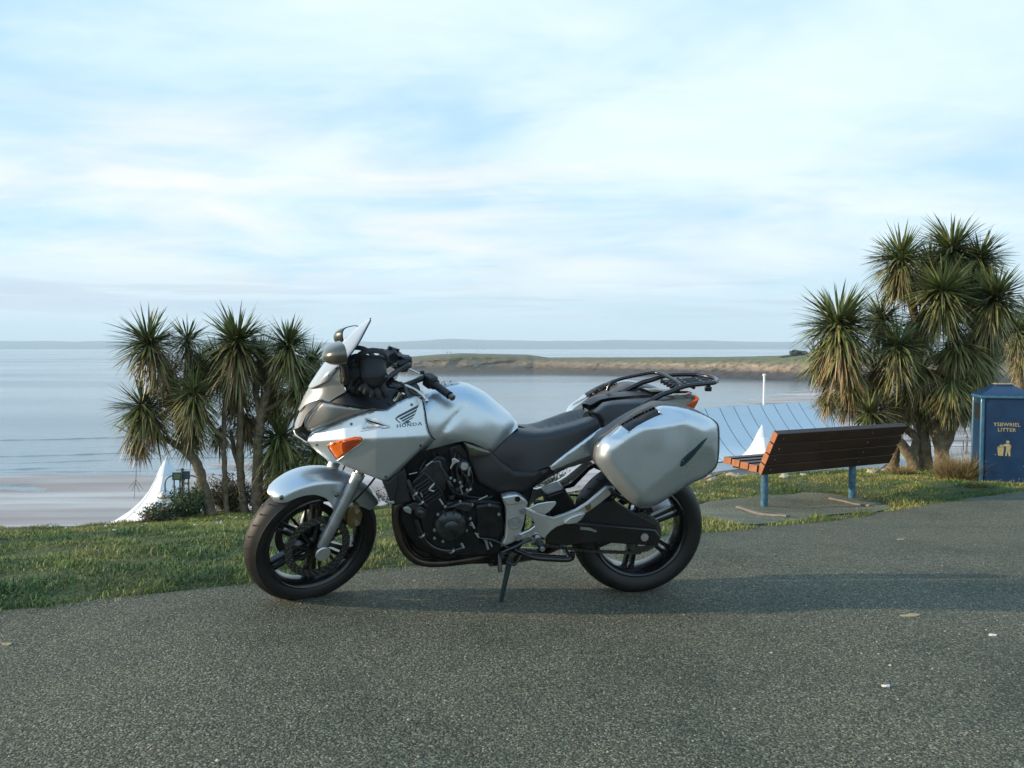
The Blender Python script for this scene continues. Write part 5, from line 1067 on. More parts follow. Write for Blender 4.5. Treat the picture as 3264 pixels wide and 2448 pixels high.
def fairv(P):
    x, y = P[:, 0], P[:, 1]; yr = np.interp(x, [979, 1100, 1386], [1408, 1402, 1391]); v = np.interp(x, [960, 1000, 1050, 1100, 1200, 1300, 1386], [.045, .088, .138, .178, .222, .230, .192])
    v = v - .00062 * np.clip(yr - y, 0, 400) * np.interp(x, [980, 1100, 1386], [.9, 1.0, .55]) - .00034 * np.clip(y - yr, 0, 400)
    d = distpoly(P, np.array([(1386, 1402), (1237, 1540)]), False); v = v - .0016 * np.clip(15 - d, 0, 15)
    sc_ = np.array([(1164, 1334), (1241, 1359), (1148, 1374)]); ins = inside(P, sc_); dd = np.where(ins, distpoly(P, sc_), 0); v = v - np.minimum(dd * .0016, .016) * np.interp(x, [1150, 1200, 1240], [.35, 1, .8])
    return v
fair = panel('side_fairing', fair_out, fairv, M['silver'], step=6, roll=5, rollv=.006, thick=.004, smooth=35)
for s in (1, -1):
    pts = [B(x, y, v_) for x, y, v_ in ((1337, 1266, .150), (1347, 1279, .157), (1355, 1310, .172), (1362, 1357, .190), (1371, 1385, .197), (1387, 1401, .190))]; MB().tube([p if s > 0 else mir(p) for p in spline(pts, 4)], .0026, 6).build('panel_gap', M['groove'], fair, 60)
lipm = [(1164, 1334), (1200, 1345), (1236, 1357), (1242, 1361), (1230, 1364), (1190, 1368), (1150, 1374)]
bt_ = bvh_of(fair)
def onfair(x, y, off=.0):
    d = Vector(tuple(Rb.T @ raydir(x, y))).normalized(); h = bt_.ray_cast(Vector(tuple(camL)), d)[0]; return np.array(h - d * off) if h else B(x, y, .2)
for s in (1, -1):
    pts = [onfair(x, y) for x, y in lipm]; pts = [p if s > 0 else mir(p) for p in spline(pts, 4)]; MB().tube(pts, .0028, 6).build('vent_lip', M['silver'], fair, 60)
decal('vent_shade_strip', [[(1168, 1337), (1204, 1348), (1236, 1359), (1200, 1352), (1170, 1341)]], fair, M['groove'], off=.003, mirror=False)  # dark wedge laid on the panel as shade under the vent's top edge
ind = [(1046, 1420), (1048, 1414), (1055, 1410), (1129, 1391), (1150, 1391), (1156, 1397), (1155, 1407), (1083, 1461), (1076, 1465), (1069, 1460), (1050, 1432)]
li = panel('indicator', ind, lambda P: np.array([-onfair(*q)[1] * 0 + onfair(*q)[1] + .009 for q in P]), M['orange'], step=5, roll=8, rollv=.010, thick=.012, parent=fair, smooth=50)
decal('indicator_reflector', [[(1090, 1412), (1146, 1396), (1150, 1404), (1094, 1444), (1090, 1430)]], li, M['orange_dark'], off=.0006, step=6, mirror=True)
decal('indicator_reflector', [[(1056, 1414), (1130, 1395), (1146, 1393), (1090, 1408), (1058, 1421)]], li, M['orange_dark'], off=.0007, step=6, mirror=True)
for s in (1, -1):
    pts = [onfair(x, y, .003) for x, y in [(1156, 1396), (1157, 1408), (1120, 1436), (1083, 1464), (1074, 1468), (1066, 1460), (1048, 1434), (1043, 1420)]]; MB().tube([p if s > 0 else mir(p) for p in spline(pts, 4)], .0034, 8).build('indicator_trim', M['alloy_light'], fair, 60)
# winged badge and lettering
zz = lambda pts: [(740 + x / 3.16, 980 + y / 3.16) for x, y in pts]
decal('wing_badge', [zz(p) for p in ([(1648, 1112), (1668, 1090), (1882, 978), (1868, 1014), (1690, 1102), (1664, 1116)], [(1680, 1120), (1866, 1022), (1852, 1052), (1702, 1132)], [(1702, 1142), (1850, 1062), (1836, 1088), (1718, 1152)], [(1718, 1162), (1832, 1098), (1812, 1122), (1742, 1160)], [(1704, 1172), (1748, 1160), (1764, 1138), (1806, 1154), (1774, 1164), (1722, 1174)], [(1644, 1112), (1658, 1112), (1660, 1128), (1704, 1166), (1690, 1168), (1645, 1130)])], fair, M['decal'], step=5, mirror=True)
LET = {'H': [[(0, 0), (.34, 0), (.34, .14), (.26, .14), (.26, .86), (.34, .86), (.34, 1), (0, 1), (0, .86), (.08, .86), (.08, .14), (0, .14)], [(.66, 0), (1, 0), (1, .14), (.92, .14), (.92, .86), (1, .86), (1, 1), (.66, 1), (.66, .86), (.74, .86), (.74, .14), (.66, .14)], [(.26, .42), (.74, .42), (.74, .58), (.26, .58)]],
       'N': [[(0, 0), (.30, 0), (.30, .14), (.22, .14), (.22, .72), (.72, 0), (.92, 0), (.92, .86), (1, .86), (1, 1), (.70, 1), (.70, .86), (.78, .86), (.78, .30), (.28, 1), (0, 1), (0, .86), (.08, .86), (.08, .14), (0, .14)]],
       'D': [[(0, 0), (.6, 0), (.9, .2), (1, .5), (.9, .8), (.6, 1), (0, 1), (0, .86), (.10, .86), (.10, .14), (0, .14)]],
       'A': [[(0, 0), (.30, 0), (.30, .12), (.24, .12), (.30, .28), (.70, .28), (.76, .12), (.70, .12), (.70, 0), (1, 0), (1, .12), (.94, .12), (.60, 1), (.40, 1), (.06, .12), (0, .12)]],
       'O': [[(.5 + .5 * math.cos(a), .5 + .52 * math.sin(a)) for a in np.linspace(0, 2 * math.pi, 15)[:-1]]]}
INN = {'D': [[(.28, .17), (.55, .17), (.74, .32), (.80, .5), (.74, .68), (.55, .83), (.28, .83)]], 'A': [[(.37, .40), (.63, .40), (.5, .76)]], 'O': [[(.5 + .27 * math.cos(a), .5 + .34 * math.sin(a)) for a in np.linspace(0, 2 * math.pi, 13)[:-1]]]}
def lettering(txt, org, bx, upv, target, m, m_in, offs=.001):
    n_ = len(txt); P1 = []; P2 = []; cw = 1 / n_
    for i, ch in enumerate(txt):
        f = lambda q: (org[0] + bx[0] * (i + .06 + q[0] * .88) * cw + upv[0] * q[1], org[1] + bx[1] * (i + .06 + q[0] * .88) * cw + upv[1] * q[1])
        P1 += [[f(q) for q in pl] for pl in LET[ch]]; P2 += [[f(q) for q in pl] for pl in INN.get(ch, [])]
    decal('lettering', P1, target, m, off=offs, step=4); decal('lettering_counter', P2, target, m_in, off=offs + .0005, step=4)
lettering('HONDA', (1263, 1363.5), (84, -9), (-.6, -10), fair, M['decal'], M['silver'])
# nose: cowl, lamp, shaded silver side infill, dark chin
cv = rbf([(984, 1233, .09), (965, 1265, .10), (950, 1303, .10), (1050, 1210, .15), (1080, 1172, .165), (1101, 1249, .175), (1049, 1281, .15), (1000, 1285, .125)])
cowl = panel('nose_cowl', [(984, 1233), (1020, 1224), (1052, 1208), (1080, 1170), (1088, 1200), (1094, 1225), (1101, 1249), (1075, 1264), (1049, 1281), (1025, 1274), (1000, 1279), (980, 1287), (965, 1299), (955, 1312), (950, 1303), (965, 1265)], cv, M['shaded_silver'], step=7, sil=[(984, 1233), (965, 1265), (950, 1303), (946, 1320)], silR=52, mirror='merge', smooth=60)
hl = panel('headlight', [(1024, 1275), (1000, 1280), (980, 1288), (965, 1300), (955, 1313), (947, 1330), (941, 1350), (938, 1369), (950, 1364), (962, 1357), (967, 1342), (975, 1325), (988, 1310), (1002, 1297)], rbf([(1024, 1275, .135), (975, 1300, .115), (945, 1350, .085), (962, 1357, .085), (1000, 1297, .13)]), M['lens'], step=6, sil=[(950, 1303), (944, 1330), (939, 1350), (936, 1371)], silR=36, mirror='merge', smooth=60)
panel('cowl_infill', [(1026, 1274), (1049, 1281), (1100, 1289), (1160, 1298), (1234, 1304), (1183, 1309), (1140, 1320), (1088, 1338), (1040, 1356), (993, 1378), (980, 1373), (971, 1362), (970, 1345), (977, 1326), (990, 1310), (1005, 1295)], rbf([(1026, 1275, .140), (975, 1350, .090), (985, 1370, .095), (1040, 1340, .150), (1040, 1300, .152), (1088, 1335, .158), (1160, 1300, .172), (1234, 1304, .178), (1100, 1300, .168)]), M['shaded_silver'], step=6, roll=16, rollv=.022, thick=.004, smooth=50)
panel('chin', [(937, 1368), (950, 1364), (962, 1356), (971, 1362), (980, 1373), (993, 1378), (983, 1392), (979, 1409), (960, 1396), (942, 1384)], .072, M['gloss_black'], step=6, sil=[(936, 1366), (940, 1384), (960, 1397), (979, 1411)], silR=22, mirror='merge', smooth=60)
ptube('chin_lip', [(938, 1372, .01), (944, 1386, .025), (960, 1398, .045), (979, 1411, .065)], .0035, M['silver'], mirror=True)
panel('cockpit_trim', [(1047, 1281), (1075, 1264), (1101, 1249), (1140, 1238), (1200, 1232), (1262, 1240), (1290, 1262), (1300, 1272), (1262, 1286), (1234, 1305), (1160, 1299), (1100, 1290)], rbf([(1047, 1281, .145), (1101, 1249, .150), (1140, 1240, .10), (1234, 1304, .172), (1290, 1268, .12), (1200, 1235, .07), (1180, 1280, .155)]), M['black'], step=7, thick=.003)
# windscreen
Cn = spline([B(*p) for p in ((984, 1233, 0), (1010, 1193, 0), (1041, 1152, 0), (1085, 1101, 0), (1130, 1056, 0), (1180, 1019, 0))], 6); En = spline([B(*p) for p in ((1052, 1209, .15), (1079, 1171, .168), (1106, 1143, .172), (1140, 1098, .150), (1163, 1056, .11), (1181, 1021, .035))], 6)
Vs = []; Fs = []; K = 18
for c_, e_ in zip(Cn, En):
    for j in range(K + 1):
        a = (-1 + 2 * j / K) * math.pi / 2; t_ = 1 - math.cos(a); Vs.append((c_[0] + (e_[0] - c_[0]) * t_, e_[1] * math.sin(a), c_[2] + (e_[2] - c_[2]) * t_))
for i in range(len(Cn) - 1):
    for j in range(K): Fs.append((i * (K + 1) + j, (i + 1) * (K + 1) + j, (i + 1) * (K + 1) + j + 1, i * (K + 1) + j + 1))
scr = mk('windscreen', Vs, Fs, M['screen'], bike, 180); md = scr.modifiers.new('thickness', 'SOLIDIFY'); md.thickness = .0035
for s in (1, -1): MB().tube([p if s > 0 else mir(p) for p in En], .0035, 6).build('screen_edge', M['black'], scr, 60)
decal('screen_trim', [[(1012, 1206), (1030, 1203), (1048, 1194), (1078, 1166), (1080, 1170), (1051, 1198), (1032, 1207), (1012, 1210)], [(984, 1232), (1020, 1223), (1040, 1216), (1052, 1208), (1053, 1212), (1040, 1221), (1020, 1227), (985, 1236)]], scr, M['black'], off=.004, mirror=True)
prism('instrument_panel', [(1100, 1200), (1120, 1150), (1150, 1150), (1180, 1190), (1190, 1240), (1110, 1240)], .10, -.10, M['black'], .01)
prism('headstock', [(1240, 1225), (1290, 1230), (1340, 1400), (1300, 1500), (1270, 1500)], .05, -.05, M['black'], .01)
for s in (1, -1):
    for pts in ([(1026, 1274, .137), (1000, 1280, .130), (980, 1288, .118), (965, 1300, .098), (955, 1313, .07)], [(1026, 1275, .142), (1004, 1296, .130), (989, 1310, .122), (976, 1326, .108), (968, 1343, .095), (962, 1357, .085)], [(937, 1370, .01), (950, 1365, .05), (962, 1357, .082)]):
        MB().tube([p if s > 0 else mir(p) for p in spline([B(*q) for q in pts], 4)], .0022, 6).build('lamp_seam', M['black'], hl, 60)
# mirrors
def mirror_unit(cpt, s, yaw, sc_=1.0):
    n_ = Vector((-math.cos(yaw), -s * -math.sin(yaw) * -1, .12)).normalized(); side = Vector((0, 0, 1)).cross(n_).normalized(); up_ = n_.cross(side); C_ = Vector(tuple(cpt)); V = []; F_ = []; NR, NK = 9, 24
    for i in range(NR + 1):
        t_ = i / NR; g_ = math.sqrt(max(0, 1 - t_ ** 2.2))
        for k in range(NK):
            a = 2 * math.pi * k / NK; ca, sa2 = math.cos(a), math.sin(a); r = 1 / (abs(ca) ** 3 + abs(sa2) ** 3) ** (1 / 3)
            V.append(C_ + side * (.088 * ca * r * g_ * sc_) + up_ * (.040 * sa2 * r * g_ * sc_ - .010 * t_) - n_ * (.080 * t_ * sc_))
    for i in range(NR):
        for k in range(NK): F_.append((i * NK + k, i * NK + (k + 1) % NK, (i + 1) * NK + (k + 1) % NK, (i + 1) * NK + k))
    o = mk('mirror', V, F_, M['dark_grey'], bike, 60)
    gl_ = [C_ + n_ * .0015 + (p - C_) * .90 for p in V[:NK]]; mk('mirror_glass', gl_, [tuple(range(NK))], M['mirror_glass'], o, None); rim_ = V[:NK] + [C_ + n_ * .003 + (p - C_) * .90 for p in V[:NK]]
    mk('mirror_rim', rim_, [(k, (k + 1) % NK, (k + 1) % NK + NK, k + NK) for k in range(NK)], M['black'], o, 60)
    return o
mL, mR = B(1092, 1122, .335), B(1121, 1066, -.31)
mirror_unit(mL, 1, math.radians(12)); mirror_unit(mR, -1, math.radians(30))
ptube('mirror_stalk', [(1088, 1152, .325), (1096, 1168, .27), (1100, 1190, .20), (1098, 1212, .155)], [.017, .014, .015, .024], M['dark_grey'])
P_ = [mir(B(1096, 1168, .27)), mir(B(1100, 1190, .20)), mir(B(1098, 1212, .155))]; MB().tube([mR + np.array([.03, .04, -.035])] + P_, [.014, .012, .013, .02], 10).build('mirror_stalk', M['dark_grey'], bike, 60)
ptube('hose_clip', [(1081, 1192, .17), (1083, 1200, .175), (1090, 1200, .175), (1096, 1190, .17)], .003, M['brass'], n=3)
# seats
seat_main = rbf([(1660, 1360, .085), (1706, 1365, .10), (1770, 1360, .125), (1850, 1335, .140), (1905, 1350, .135), (1600, 1450, .125), (1640, 1495, .130), (1700, 1495, .145), (1752, 1484, .155), (1860, 1404, .158), (1700, 1430, .125), (1650, 1400, .105)])
panel('rider_seat', [(1648, 1348), (1675, 1350), (1706, 1352), (1740, 1349), (1770, 1342), (1827, 1327), (1858, 1316), (1877, 1312), (1895, 1322), (1908, 1342), (1912, 1364), (1860, 1403), (1800, 1446), (1752, 1486), (1700, 1503), (1640, 1500), (1600, 1472), (1571, 1441), (1611, 1401), (1652, 1362)], seat_main, M['vinyl'], step=6, sil=[(1640, 1345), (1675, 1350), (1706, 1352), (1740, 1349), (1770, 1342), (1827, 1327), (1858, 1316), (1880, 1310)], silR=44, silp=2.1, mirror='merge', smooth=180, drop=15, relax=8)
pill = rbf([(1880, 1315, .135), (1925, 1275, .11), (2000, 1275, .12), (2100, 1270, .12), (2200, 1260, .10), (1915, 1360, .15), (2016, 1322, .155), (2080, 1300, .155), (2175, 1294, .13), (2225, 1268, .10)])
panel('pillion_seat', [(1880, 1311), (1896, 1290), (1921, 1268), (1950, 1262), (1985, 1259), (2048, 1254), (2090, 1251), (2100, 1296), (2080, 1300), (2040, 1315), (2016, 1325), (1960, 1345), (1915, 1364), (1908, 1342), (1895, 1322)], pill, M['vinyl'], step=6, sil2=[(1876, 1322), (1895, 1326), (1908, 1346), (1915, 1370)], sil2R=14, sil=[(1870, 1300), (1896, 1288), (1921, 1267), (1950, 1261), (1985, 1258), (2048, 1253), (2095, 1250)], silR=36, silp=2.2, mirror='merge', smooth=70, drop=15, relax=4)
panel('tail_cowl', [(2090, 1251), (2127, 1248), (2170, 1246), (2206, 1245), (2222, 1253), (2230, 1266), (2222, 1274), (2175, 1296), (2100, 1298)], rbf([(2090, 1260, .118), (2206, 1255, .09), (2228, 1266, .085), (2175, 1295, .12), (2100, 1296, .14)]), M['dark_grey'], step=7, sil=[(2085, 1250), (2127, 1247), (2170, 1245), (2206, 1244), (2224, 1252), (2232, 1266)], silR=26, mirror='merge', smooth=60, drop=8)
prism('tail_light', [(2172, 1296), (2222, 1273), (2229, 1266), (2226, 1282), (2212, 1306), (2190, 1303)], .115, -.115, M['tail_red'], .006)
prism('rear_mudguard', [(2100, 1300), (2190, 1306), (2250, 1460), (2235, 1470), (2150, 1400)], .06, -.06, M['black'], .01)
tp1 = panel('tail_panel', [(1752, 1484), (1800, 1447), (1860, 1404), (1912, 1367), (1978, 1345), (2100, 1300), (2120, 1330), (1980, 1420), (1899, 1444), (1830, 1470), (1762, 1498)], rbf([(1752, 1486, .158), (1860, 1415, .170), (1912, 1372, .170), (2000, 1380, .175), (2110, 1310, .15), (1899, 1440, .172), (1762, 1497, .160)]), M['silver'], step=7, roll=6, rollv=.006, thick=.006)
panel('tail_underpanel', [(1760, 1499), (1830, 1471), (1899, 1445), (1980, 1421), (1985, 1432), (1899, 1464), (1830, 1486), (1765, 1504)], rbf([(1760, 1499, .158), (1899, 1445, .168), (1899, 1464, .135), (1830, 1486, .135), (1985, 1425, .15)]), M['shaded_silver'], step=7, thick=.005)
MB().lathe([(0, .010), (.012, .010), (.018, .006), (.019, -.02)], B(1918, 1392, .178), (0.1, 1, .1), 16).build('seat_lock', M['gloss_black'], bike)
panel('side_cover', [(1478, 1405), (1504, 1411), (1545, 1428), (1571, 1441), (1600, 1472), (1640, 1500), (1700, 1503), (1752, 1487), (1765, 1506), (1720, 1535), (1665, 1575), (1590, 1577), (1560, 1560), (1520, 1540), (1497, 1490), (1488, 1450)], rbf([(1478, 1405, .135), (1571, 1441, .135), (1545, 1500, .150), (1640, 1520, .160), (1752, 1490, .158), (1665, 1575, .150), (1590, 1577, .155), (1500, 1490, .135)]), M['black'], step=9, roll=8, rollv=.012, thick=.01)
panel('frame_cover', [(1476, 1407), (1548, 1431), (1570, 1445), (1540, 1452), (1512, 1455), (1497, 1450)], .160, M['dark_grey'], step=8, roll=8, rollv=.008, thick=.01)
# panniers
pn_out0 = [(1898, 1462), (1899, 1445), (1905, 1421), (1918, 1400), (1934, 1388), (1955, 1374), (1979, 1356), (2030, 1326), (2084, 1301), (2110, 1293), (2159, 1296), (2200, 1304), (2245, 1321), (2279, 1341), (2290, 1363), (2291, 1410), (2289, 1452), (2279, 1490), (2240, 1522), (2197, 1541), (2143, 1575), (2098, 1604), (2060, 1617), (2030, 1614), (2000, 1595), (1960, 1554), (1922, 1508), (1904, 1482)]
pn_out = [tuple(q) for q in spline(pn_out0, 3, closed=True)]
def panv(P):
    x, y = P[:, 0], P[:, 1]; d = np.clip(distpoly(P, np.array(pn_out)) / 52, 0, 1); v = .475 - .100 * (1 - np.sqrt(1 - (1 - d) ** 2)) ** .9
    r2 = ((x - 2090) / 230) ** 2 + ((y - 1450) / 190) ** 2; v = v - .018 * r2
    # plane that bevels the lower rear corner, from the right shoulder down to the belly
    n1 = np.array([.62, .785]); t_ = (P - np.array([2215, 1445])) @ n1; v = np.minimum(v, .478 - .0011 * np.clip(t_ + 10, 0, 300))
    n2 = np.array([-.12, -.99]); t_ = (P - np.array([2090, 1365])) @ n2; v = np.minimum(v, .474 - .0010 * np.clip(t_, 0, 300)); return v
lid = panel('pannier_lid', pn_out, panv, M['silver'], step=7, thick=.0, smooth=70)
def shell(sgn):
    out = [B(x, y, .365) for x, y in densify(pn_out, 9)]; c_ = np.mean(out, 0); rings = []
    for v_, k in ((.374, 1.0), (.372, .985), (.366, .985), (.363, .998), (.290, .999), (.262, .995), (.250, .965)):
        rings.append([np.array([c_[0] + (p[0] - c_[0]) * k, sgn * v_, c_[2] + (p[2] - c_[2]) * k]) for p in out])
    n_ = len(out); V = sum(rings, []); F_ = [(i * n_ + j, i * n_ + (j + 1) % n_, (i + 1) * n_ + (j + 1) % n_, (i + 1) * n_ + j) for i in range(len(rings) - 1) for j in range(n_)] + [tuple((len(rings) - 1) * n_ + j for j in range(n_))]
    return mk('pannier_case', V, F_, None, bike, 50, mats=[M['silver'], M['case']], midx=[0] * (0 * n_) + [1] * (len(F_)))
for s in (1, -1): shell(s)
def onlid(x, y, off=0):
    d = Vector(tuple(Rb.T @ raydir(x, y))).normalized(); h = bl_.ray_cast(Vector(tuple(camL)), d)[0]; return np.array(h - d * off) if h else B(x, y, .4)
bl_ = bvh_of(lid)
panel('lid_grip_strip', [(1977, 1354), (2003, 1338), (2030, 1322), (2058, 1309), (2084, 1297), (2098, 1308), (2110, 1320), (2085, 1330), (2058, 1343), (2030, 1358), (2006, 1376), (1992, 1366)], lambda P: panv(P) + .004, M['black'], step=5, roll=4, rollv=.004, thick=.03, mirror='sep', parent=lid, smooth=50)
for s in (1, -1):
    MB().tube([p if s > 0 else mir(p) for p in spline([onlid(x, y, .003) for x, y in ((1906, 1424), (1936, 1392), (1979, 1358), (2004, 1378))], 4)], .003, 6).build('lid_seam', M['alloy_light'], lid, 60)
    MB().tube([p if s > 0 else mir(p) for p in spline([onlid(x, y, .002) for x, y in ((2086, 1303), (2100, 1312), (2112, 1320))], 4)], .003, 6).build('lid_seam', M['alloy_light'], lid, 60)
decal('latch_recess', [[(2255, 1393), (2252, 1402), (2236, 1424), (2208, 1458), (2186, 1480), (2172, 1489), (2167, 1484), (2172, 1466), (2190, 1448), (2212, 1430), (2240, 1404)]], lid, M['decal'], off=.0010, step=6, mirror=True)
lettering('HONDA', (2187, 1473), (50, -56), (-4.5, -4.2), lid, M['engine_grey'], M['decal'], offs=.0016)
# rack and grab rails
ptube('grab_rail', [(2042, 1305, .150), (2052, 1292, .150), (2075, 1278, .148), (2111, 1258, .142), (2140, 1248, .138), (2165, 1237, .132), (2195, 1229, .126), (2240, 1224, .118), (2275, 1220, .100)], [.012, .012, .012, .011, .010, .010], M['gloss_black'], mirror=True)
a, b = B(2275, 1220, .100), mir(B(2275, 1220, .100)); mid = (a + b) / 2 + np.array([-.045, 0, .0])
MB().tube(spline([a, a * .75 + b * .25 + np.array([-.035, 0, 0]), mid, a * .25 + b * .75 + np.array([-.035, 0, 0]), b], 6), .0105, 10).build('rack_loop', M['gloss_black'], bike, 60)
q1, q2 = B(2150, 1246, .125), B(2268, 1224, .07)
for v_ in (.062, .022, -.022, -.062): MB().tube([np.array([q1[0], v_, q1[2] + .004]), np.array([q2[0] - .02, v_, q2[2] + .004])], .0075, 8).build('rack_bar', M['gloss_black'], bike, 60)
for t_ in (.12, .5, .88): c_ = q1 * (1 - t_) + q2 * t_; MB().tube([np.array([c_[0], .115 - .02 * t_, c_[2]]), np.array([c_[0], -.115 + .02 * t_, c_[2]])], .008, 8).build('rack_cross_bar', M['gloss_black'], bike, 60)
for v_ in (.105, -.105): c_ = q2 * .85 + q1 * .15; MB().box(np.array([c_[0], v_, c_[2] - .012]), .03, .018, .022).build('rack_clamp', M['gloss_black'], bike, 40, .004)
lp = [B(2150, 1242, .13), B(2172, 1233, .128), B(2168, 1226, .115), B(2150, 1212, .05)]
hoop = spline([np.array([*p]) for p in lp] + [mir(lp[2]) + np.array([.03, 0, .012]), mir(B(2090, 1240, .14)) + np.array([0, 0, .01]), mir(B(2010, 1262, .14)) + np.array([0, 0, .01]), mir(B(1990, 1285, .14))], 6); MB().tube(hoop, .0085, 10).build('pillion_hoop', M['gloss_black'], bike, 60)
# ---------------- engine and running gear
prism('engine_core', [(1228, 1542), (1262, 1498), (1330, 1440), (1386, 1412), (1480, 1410), (1560, 1440), (1700, 1500), (1750, 1505), (1700, 1560), (1680, 1640), (1665, 1745), (1610, 1786), (1420, 1792), (1330, 1752), (1290, 1700), (1262, 1640)], .11, -.11, M['engine'], .01)
prism('radiator', [(1217, 1534), (1240, 1536), (1290, 1492), (1312, 1600), (1250, 1612)], .17, -.17, M['black'], .006)
prism('radiator_cowl', [(1216, 1530), (1237, 1538), (1262, 1514), (1268, 1545), (1255, 1600), (1246, 1604)], .185, .168, M['black'], .004, mirror=True)
prism('hose_joint', [(1236, 1598), (1256, 1598), (1258, 1607), (1238, 1608)], .19, .165, M['alloy'], .003)
cyl = prism('cylinder_block', [(1296, 1552), (1352, 1500), (1412, 1560), (1430, 1610), (1380, 1640), (1330, 1630)], .165, -.165, M['engine'], .008)
prism('cylinder_head', [(1330, 1512), (1372, 1470), (1404, 1466), (1432, 1520), (1424, 1560), (1404, 1578), (1364, 1556)], .158, -.158, M['engine_grey'], .008)
prism('cam_cover', [(1352, 1486), (1392, 1452), (1420, 1458), (1440, 1500), (1424, 1520), (1398, 1500), (1370, 1512)], .148, -.148, M['engine'], .010)
for k in range(7):
    t_ = k / 6; x0, y0 = 1300 + 42 * t_, 1566 + 52 * t_ ; prism('cooling_fin', [(x0, y0), (x0 + 64, y0 - 42), (x0 + 66, y0 - 38), (x0 + 3, y0 + 4)], .174, .150, M['engine_grey'], .001, parent=cyl)
for k in range(4):
    x0, y0 = 1318 + 17 * k, 1508 + 12 * k; ptube('spark_plug_lead', [(x0 + 20, y0 - 10, .15), (x0 + 40, y0 - 42, .12), (x0 + 70, y0 - 60, .06)], .005, M['black'])
prism('engine_bracket', [(1441, 1463), (1449, 1460), (1466, 1472), (1452, 1477), (1446, 1482), (1438, 1496), (1434, 1494), (1441, 1476)], .176, .166, M['alloy_light'], .002)
MB().lathe([(0, .03), (.014, .03), (.020, .024), (.024, .0), (.026, -.05)], B(1478, 1484, .14), (0, 1, .1), 16).build('throttle_body', M['alloy'], bike)
prism('throttle_linkage', [(1468, 1474), (1488, 1468), (1498, 1490), (1490, 1512), (1474, 1496)], .158, .140, M['engine_grey'], .004)
prism('airbox_duct', [(1428, 1425), (1470, 1412), (1495, 1440), (1500, 1500), (1470, 1520), (1440, 1490)], .12, -.12, M['black'], .012)
prism('crankcase', [(1335, 1650), (1390, 1612), (1440, 1596), (1520, 1592), (1600, 1600), (1612, 1700), (1600, 1770), (1470, 1778), (1390, 1762), (1345, 1716)], .165, -.165, M['engine'], .012)
prism('sump', [(1380, 1755), (1560, 1765), (1580, 1800), (1400, 1802)], .10, -.10, M['engine'], .012)
ac = B(1437, 1672, .168)
alt = MB().lathe([(0, .052), (.028, .052), (.033, .048), (.034, .036), (.052, .034), (.066, .026), (.071, .012), (.074, .004), (.080, .003), (.080, -.01)], ac, (0, 1, 0), 48).build('alternator_cover', M['engine_grey'], bike, 50)
MB().lathe([(.073, .006), (.080, .0055), (.082, .002), (.082, -.01)], ac, (0, 1, 0), 48).build('cover_gasket', M['engine'], alt, 50)
for a_, l_ in ((30, 1), (75, 1), (120, 1), (165, 1)):
    a = math.radians(a_); prism('cover_rib', [(1437 + 30 * math.cos(a) - 2 * math.sin(a), 1672 - 30 * math.sin(a) - 2 * math.cos(a)), (1437 + 50 * math.cos(a) - 2 * math.sin(a), 1672 - 50 * math.sin(a) - 2 * math.cos(a)), (1437 + 50 * math.cos(a) + 2 * math.sin(a), 1672 - 50 * math.sin(a) + 2 * math.cos(a)), (1437 + 30 * math.cos(a) + 2 * math.sin(a), 1672 - 30 * math.sin(a) + 2 * math.cos(a))], .204, .18, M['engine_grey'], .001, parent=alt)
prism('starter_cover', [(1420, 1621), (1466, 1601), (1500, 1603), (1508, 1618), (1500, 1632), (1478, 1634), (1450, 1622)], .196, .16, M['engine_grey'], .008)
prism('sprocket_cover', [(1512, 1612), (1560, 1604), (1600, 1612), (1608, 1680), (1590, 1735), (1540, 1740), (1512, 1700), (1520, 1650)], .182, .15, M['engine'], .012)
for (x, y) in ((1419, 1615), (1467, 1599), (1505, 1609), (1560, 1610), (1499, 1653), (1501, 1672), (1487, 1691), (1522, 1704), (1472, 1735), (1551, 1729), (1396, 1640), (1385, 1690), (1412, 1726), (1437, 1524), (1449, 1532), (1467, 1538), (1472, 1550), (1385, 1716), (1590, 1640), (1545, 1720)):
    MB().lathe([(0, .008), (.004, .008), (.0045, .006), (.0045, 0), (.0065, 0), (.0065, -.004)], B(x, y, .186), (0, 1, 0), 10).build('cover_bolt', M['alloy'], bike, 40)
MB().lathe([(0, .016), (.010, .016), (.016, .012), (.018, 0), (.026, -.002), (.026, -.02)], B(1341, 1634, .18), (.1, 1, 0), 18).build('oil_filler', M['engine_grey'], bike)
prism('engine_mount', [(1284, 1620), (1300, 1614), (1312, 1626), (1310, 1640), (1290, 1632)], .182, .16, M['alloy'], .003)
prism('cylinder_side_plate', [(1282, 1618), (1320, 1602), (1345, 1604), (1340, 1622), (1310, 1628)], .178, .15, M['engine_grey'], .003)
ptube('coolant_hose', [(1318, 1560, .168), (1326, 1580, .180), (1342, 1600, .182), (1360, 1615, .178)], .013, M['engine'])
ptube('coolant_hose', [(1300, 1530, .165), (1308, 1552, .176), (1316, 1572, .176)], .010, M['black'])
ptube('oil_pipe', [(1326, 1655, .165), (1340, 1695, .17), (1360, 1728, .17), (1395, 1750, .168), (1440, 1756, .165), (1480, 1744, .165)], .013, M['gloss_black'])
ptube('wiring_loom', [(1400, 1480, .155), (1420, 1510, .168), (1440, 1545, .17), (1450, 1580, .165)], .006, M['black'])
ptube('wiring_loom', [(1455, 1500, .15), (1465, 1530, .165), (1470, 1560, .165), (1480, 1590, .16)], .005, M['black'])
ptube('breather_hose', [(1470, 1500, .15), (1490, 1530, .16), (1496, 1560, .16), (1490, 1592, .15)], .009, M['engine'])
ptube('clutch_cable', [(1380, 1440, .12), (1420, 1520, .172), (1450, 1570, .176), (1540, 1588, .176), (1570, 1582, .172)], .0035, M['black'])
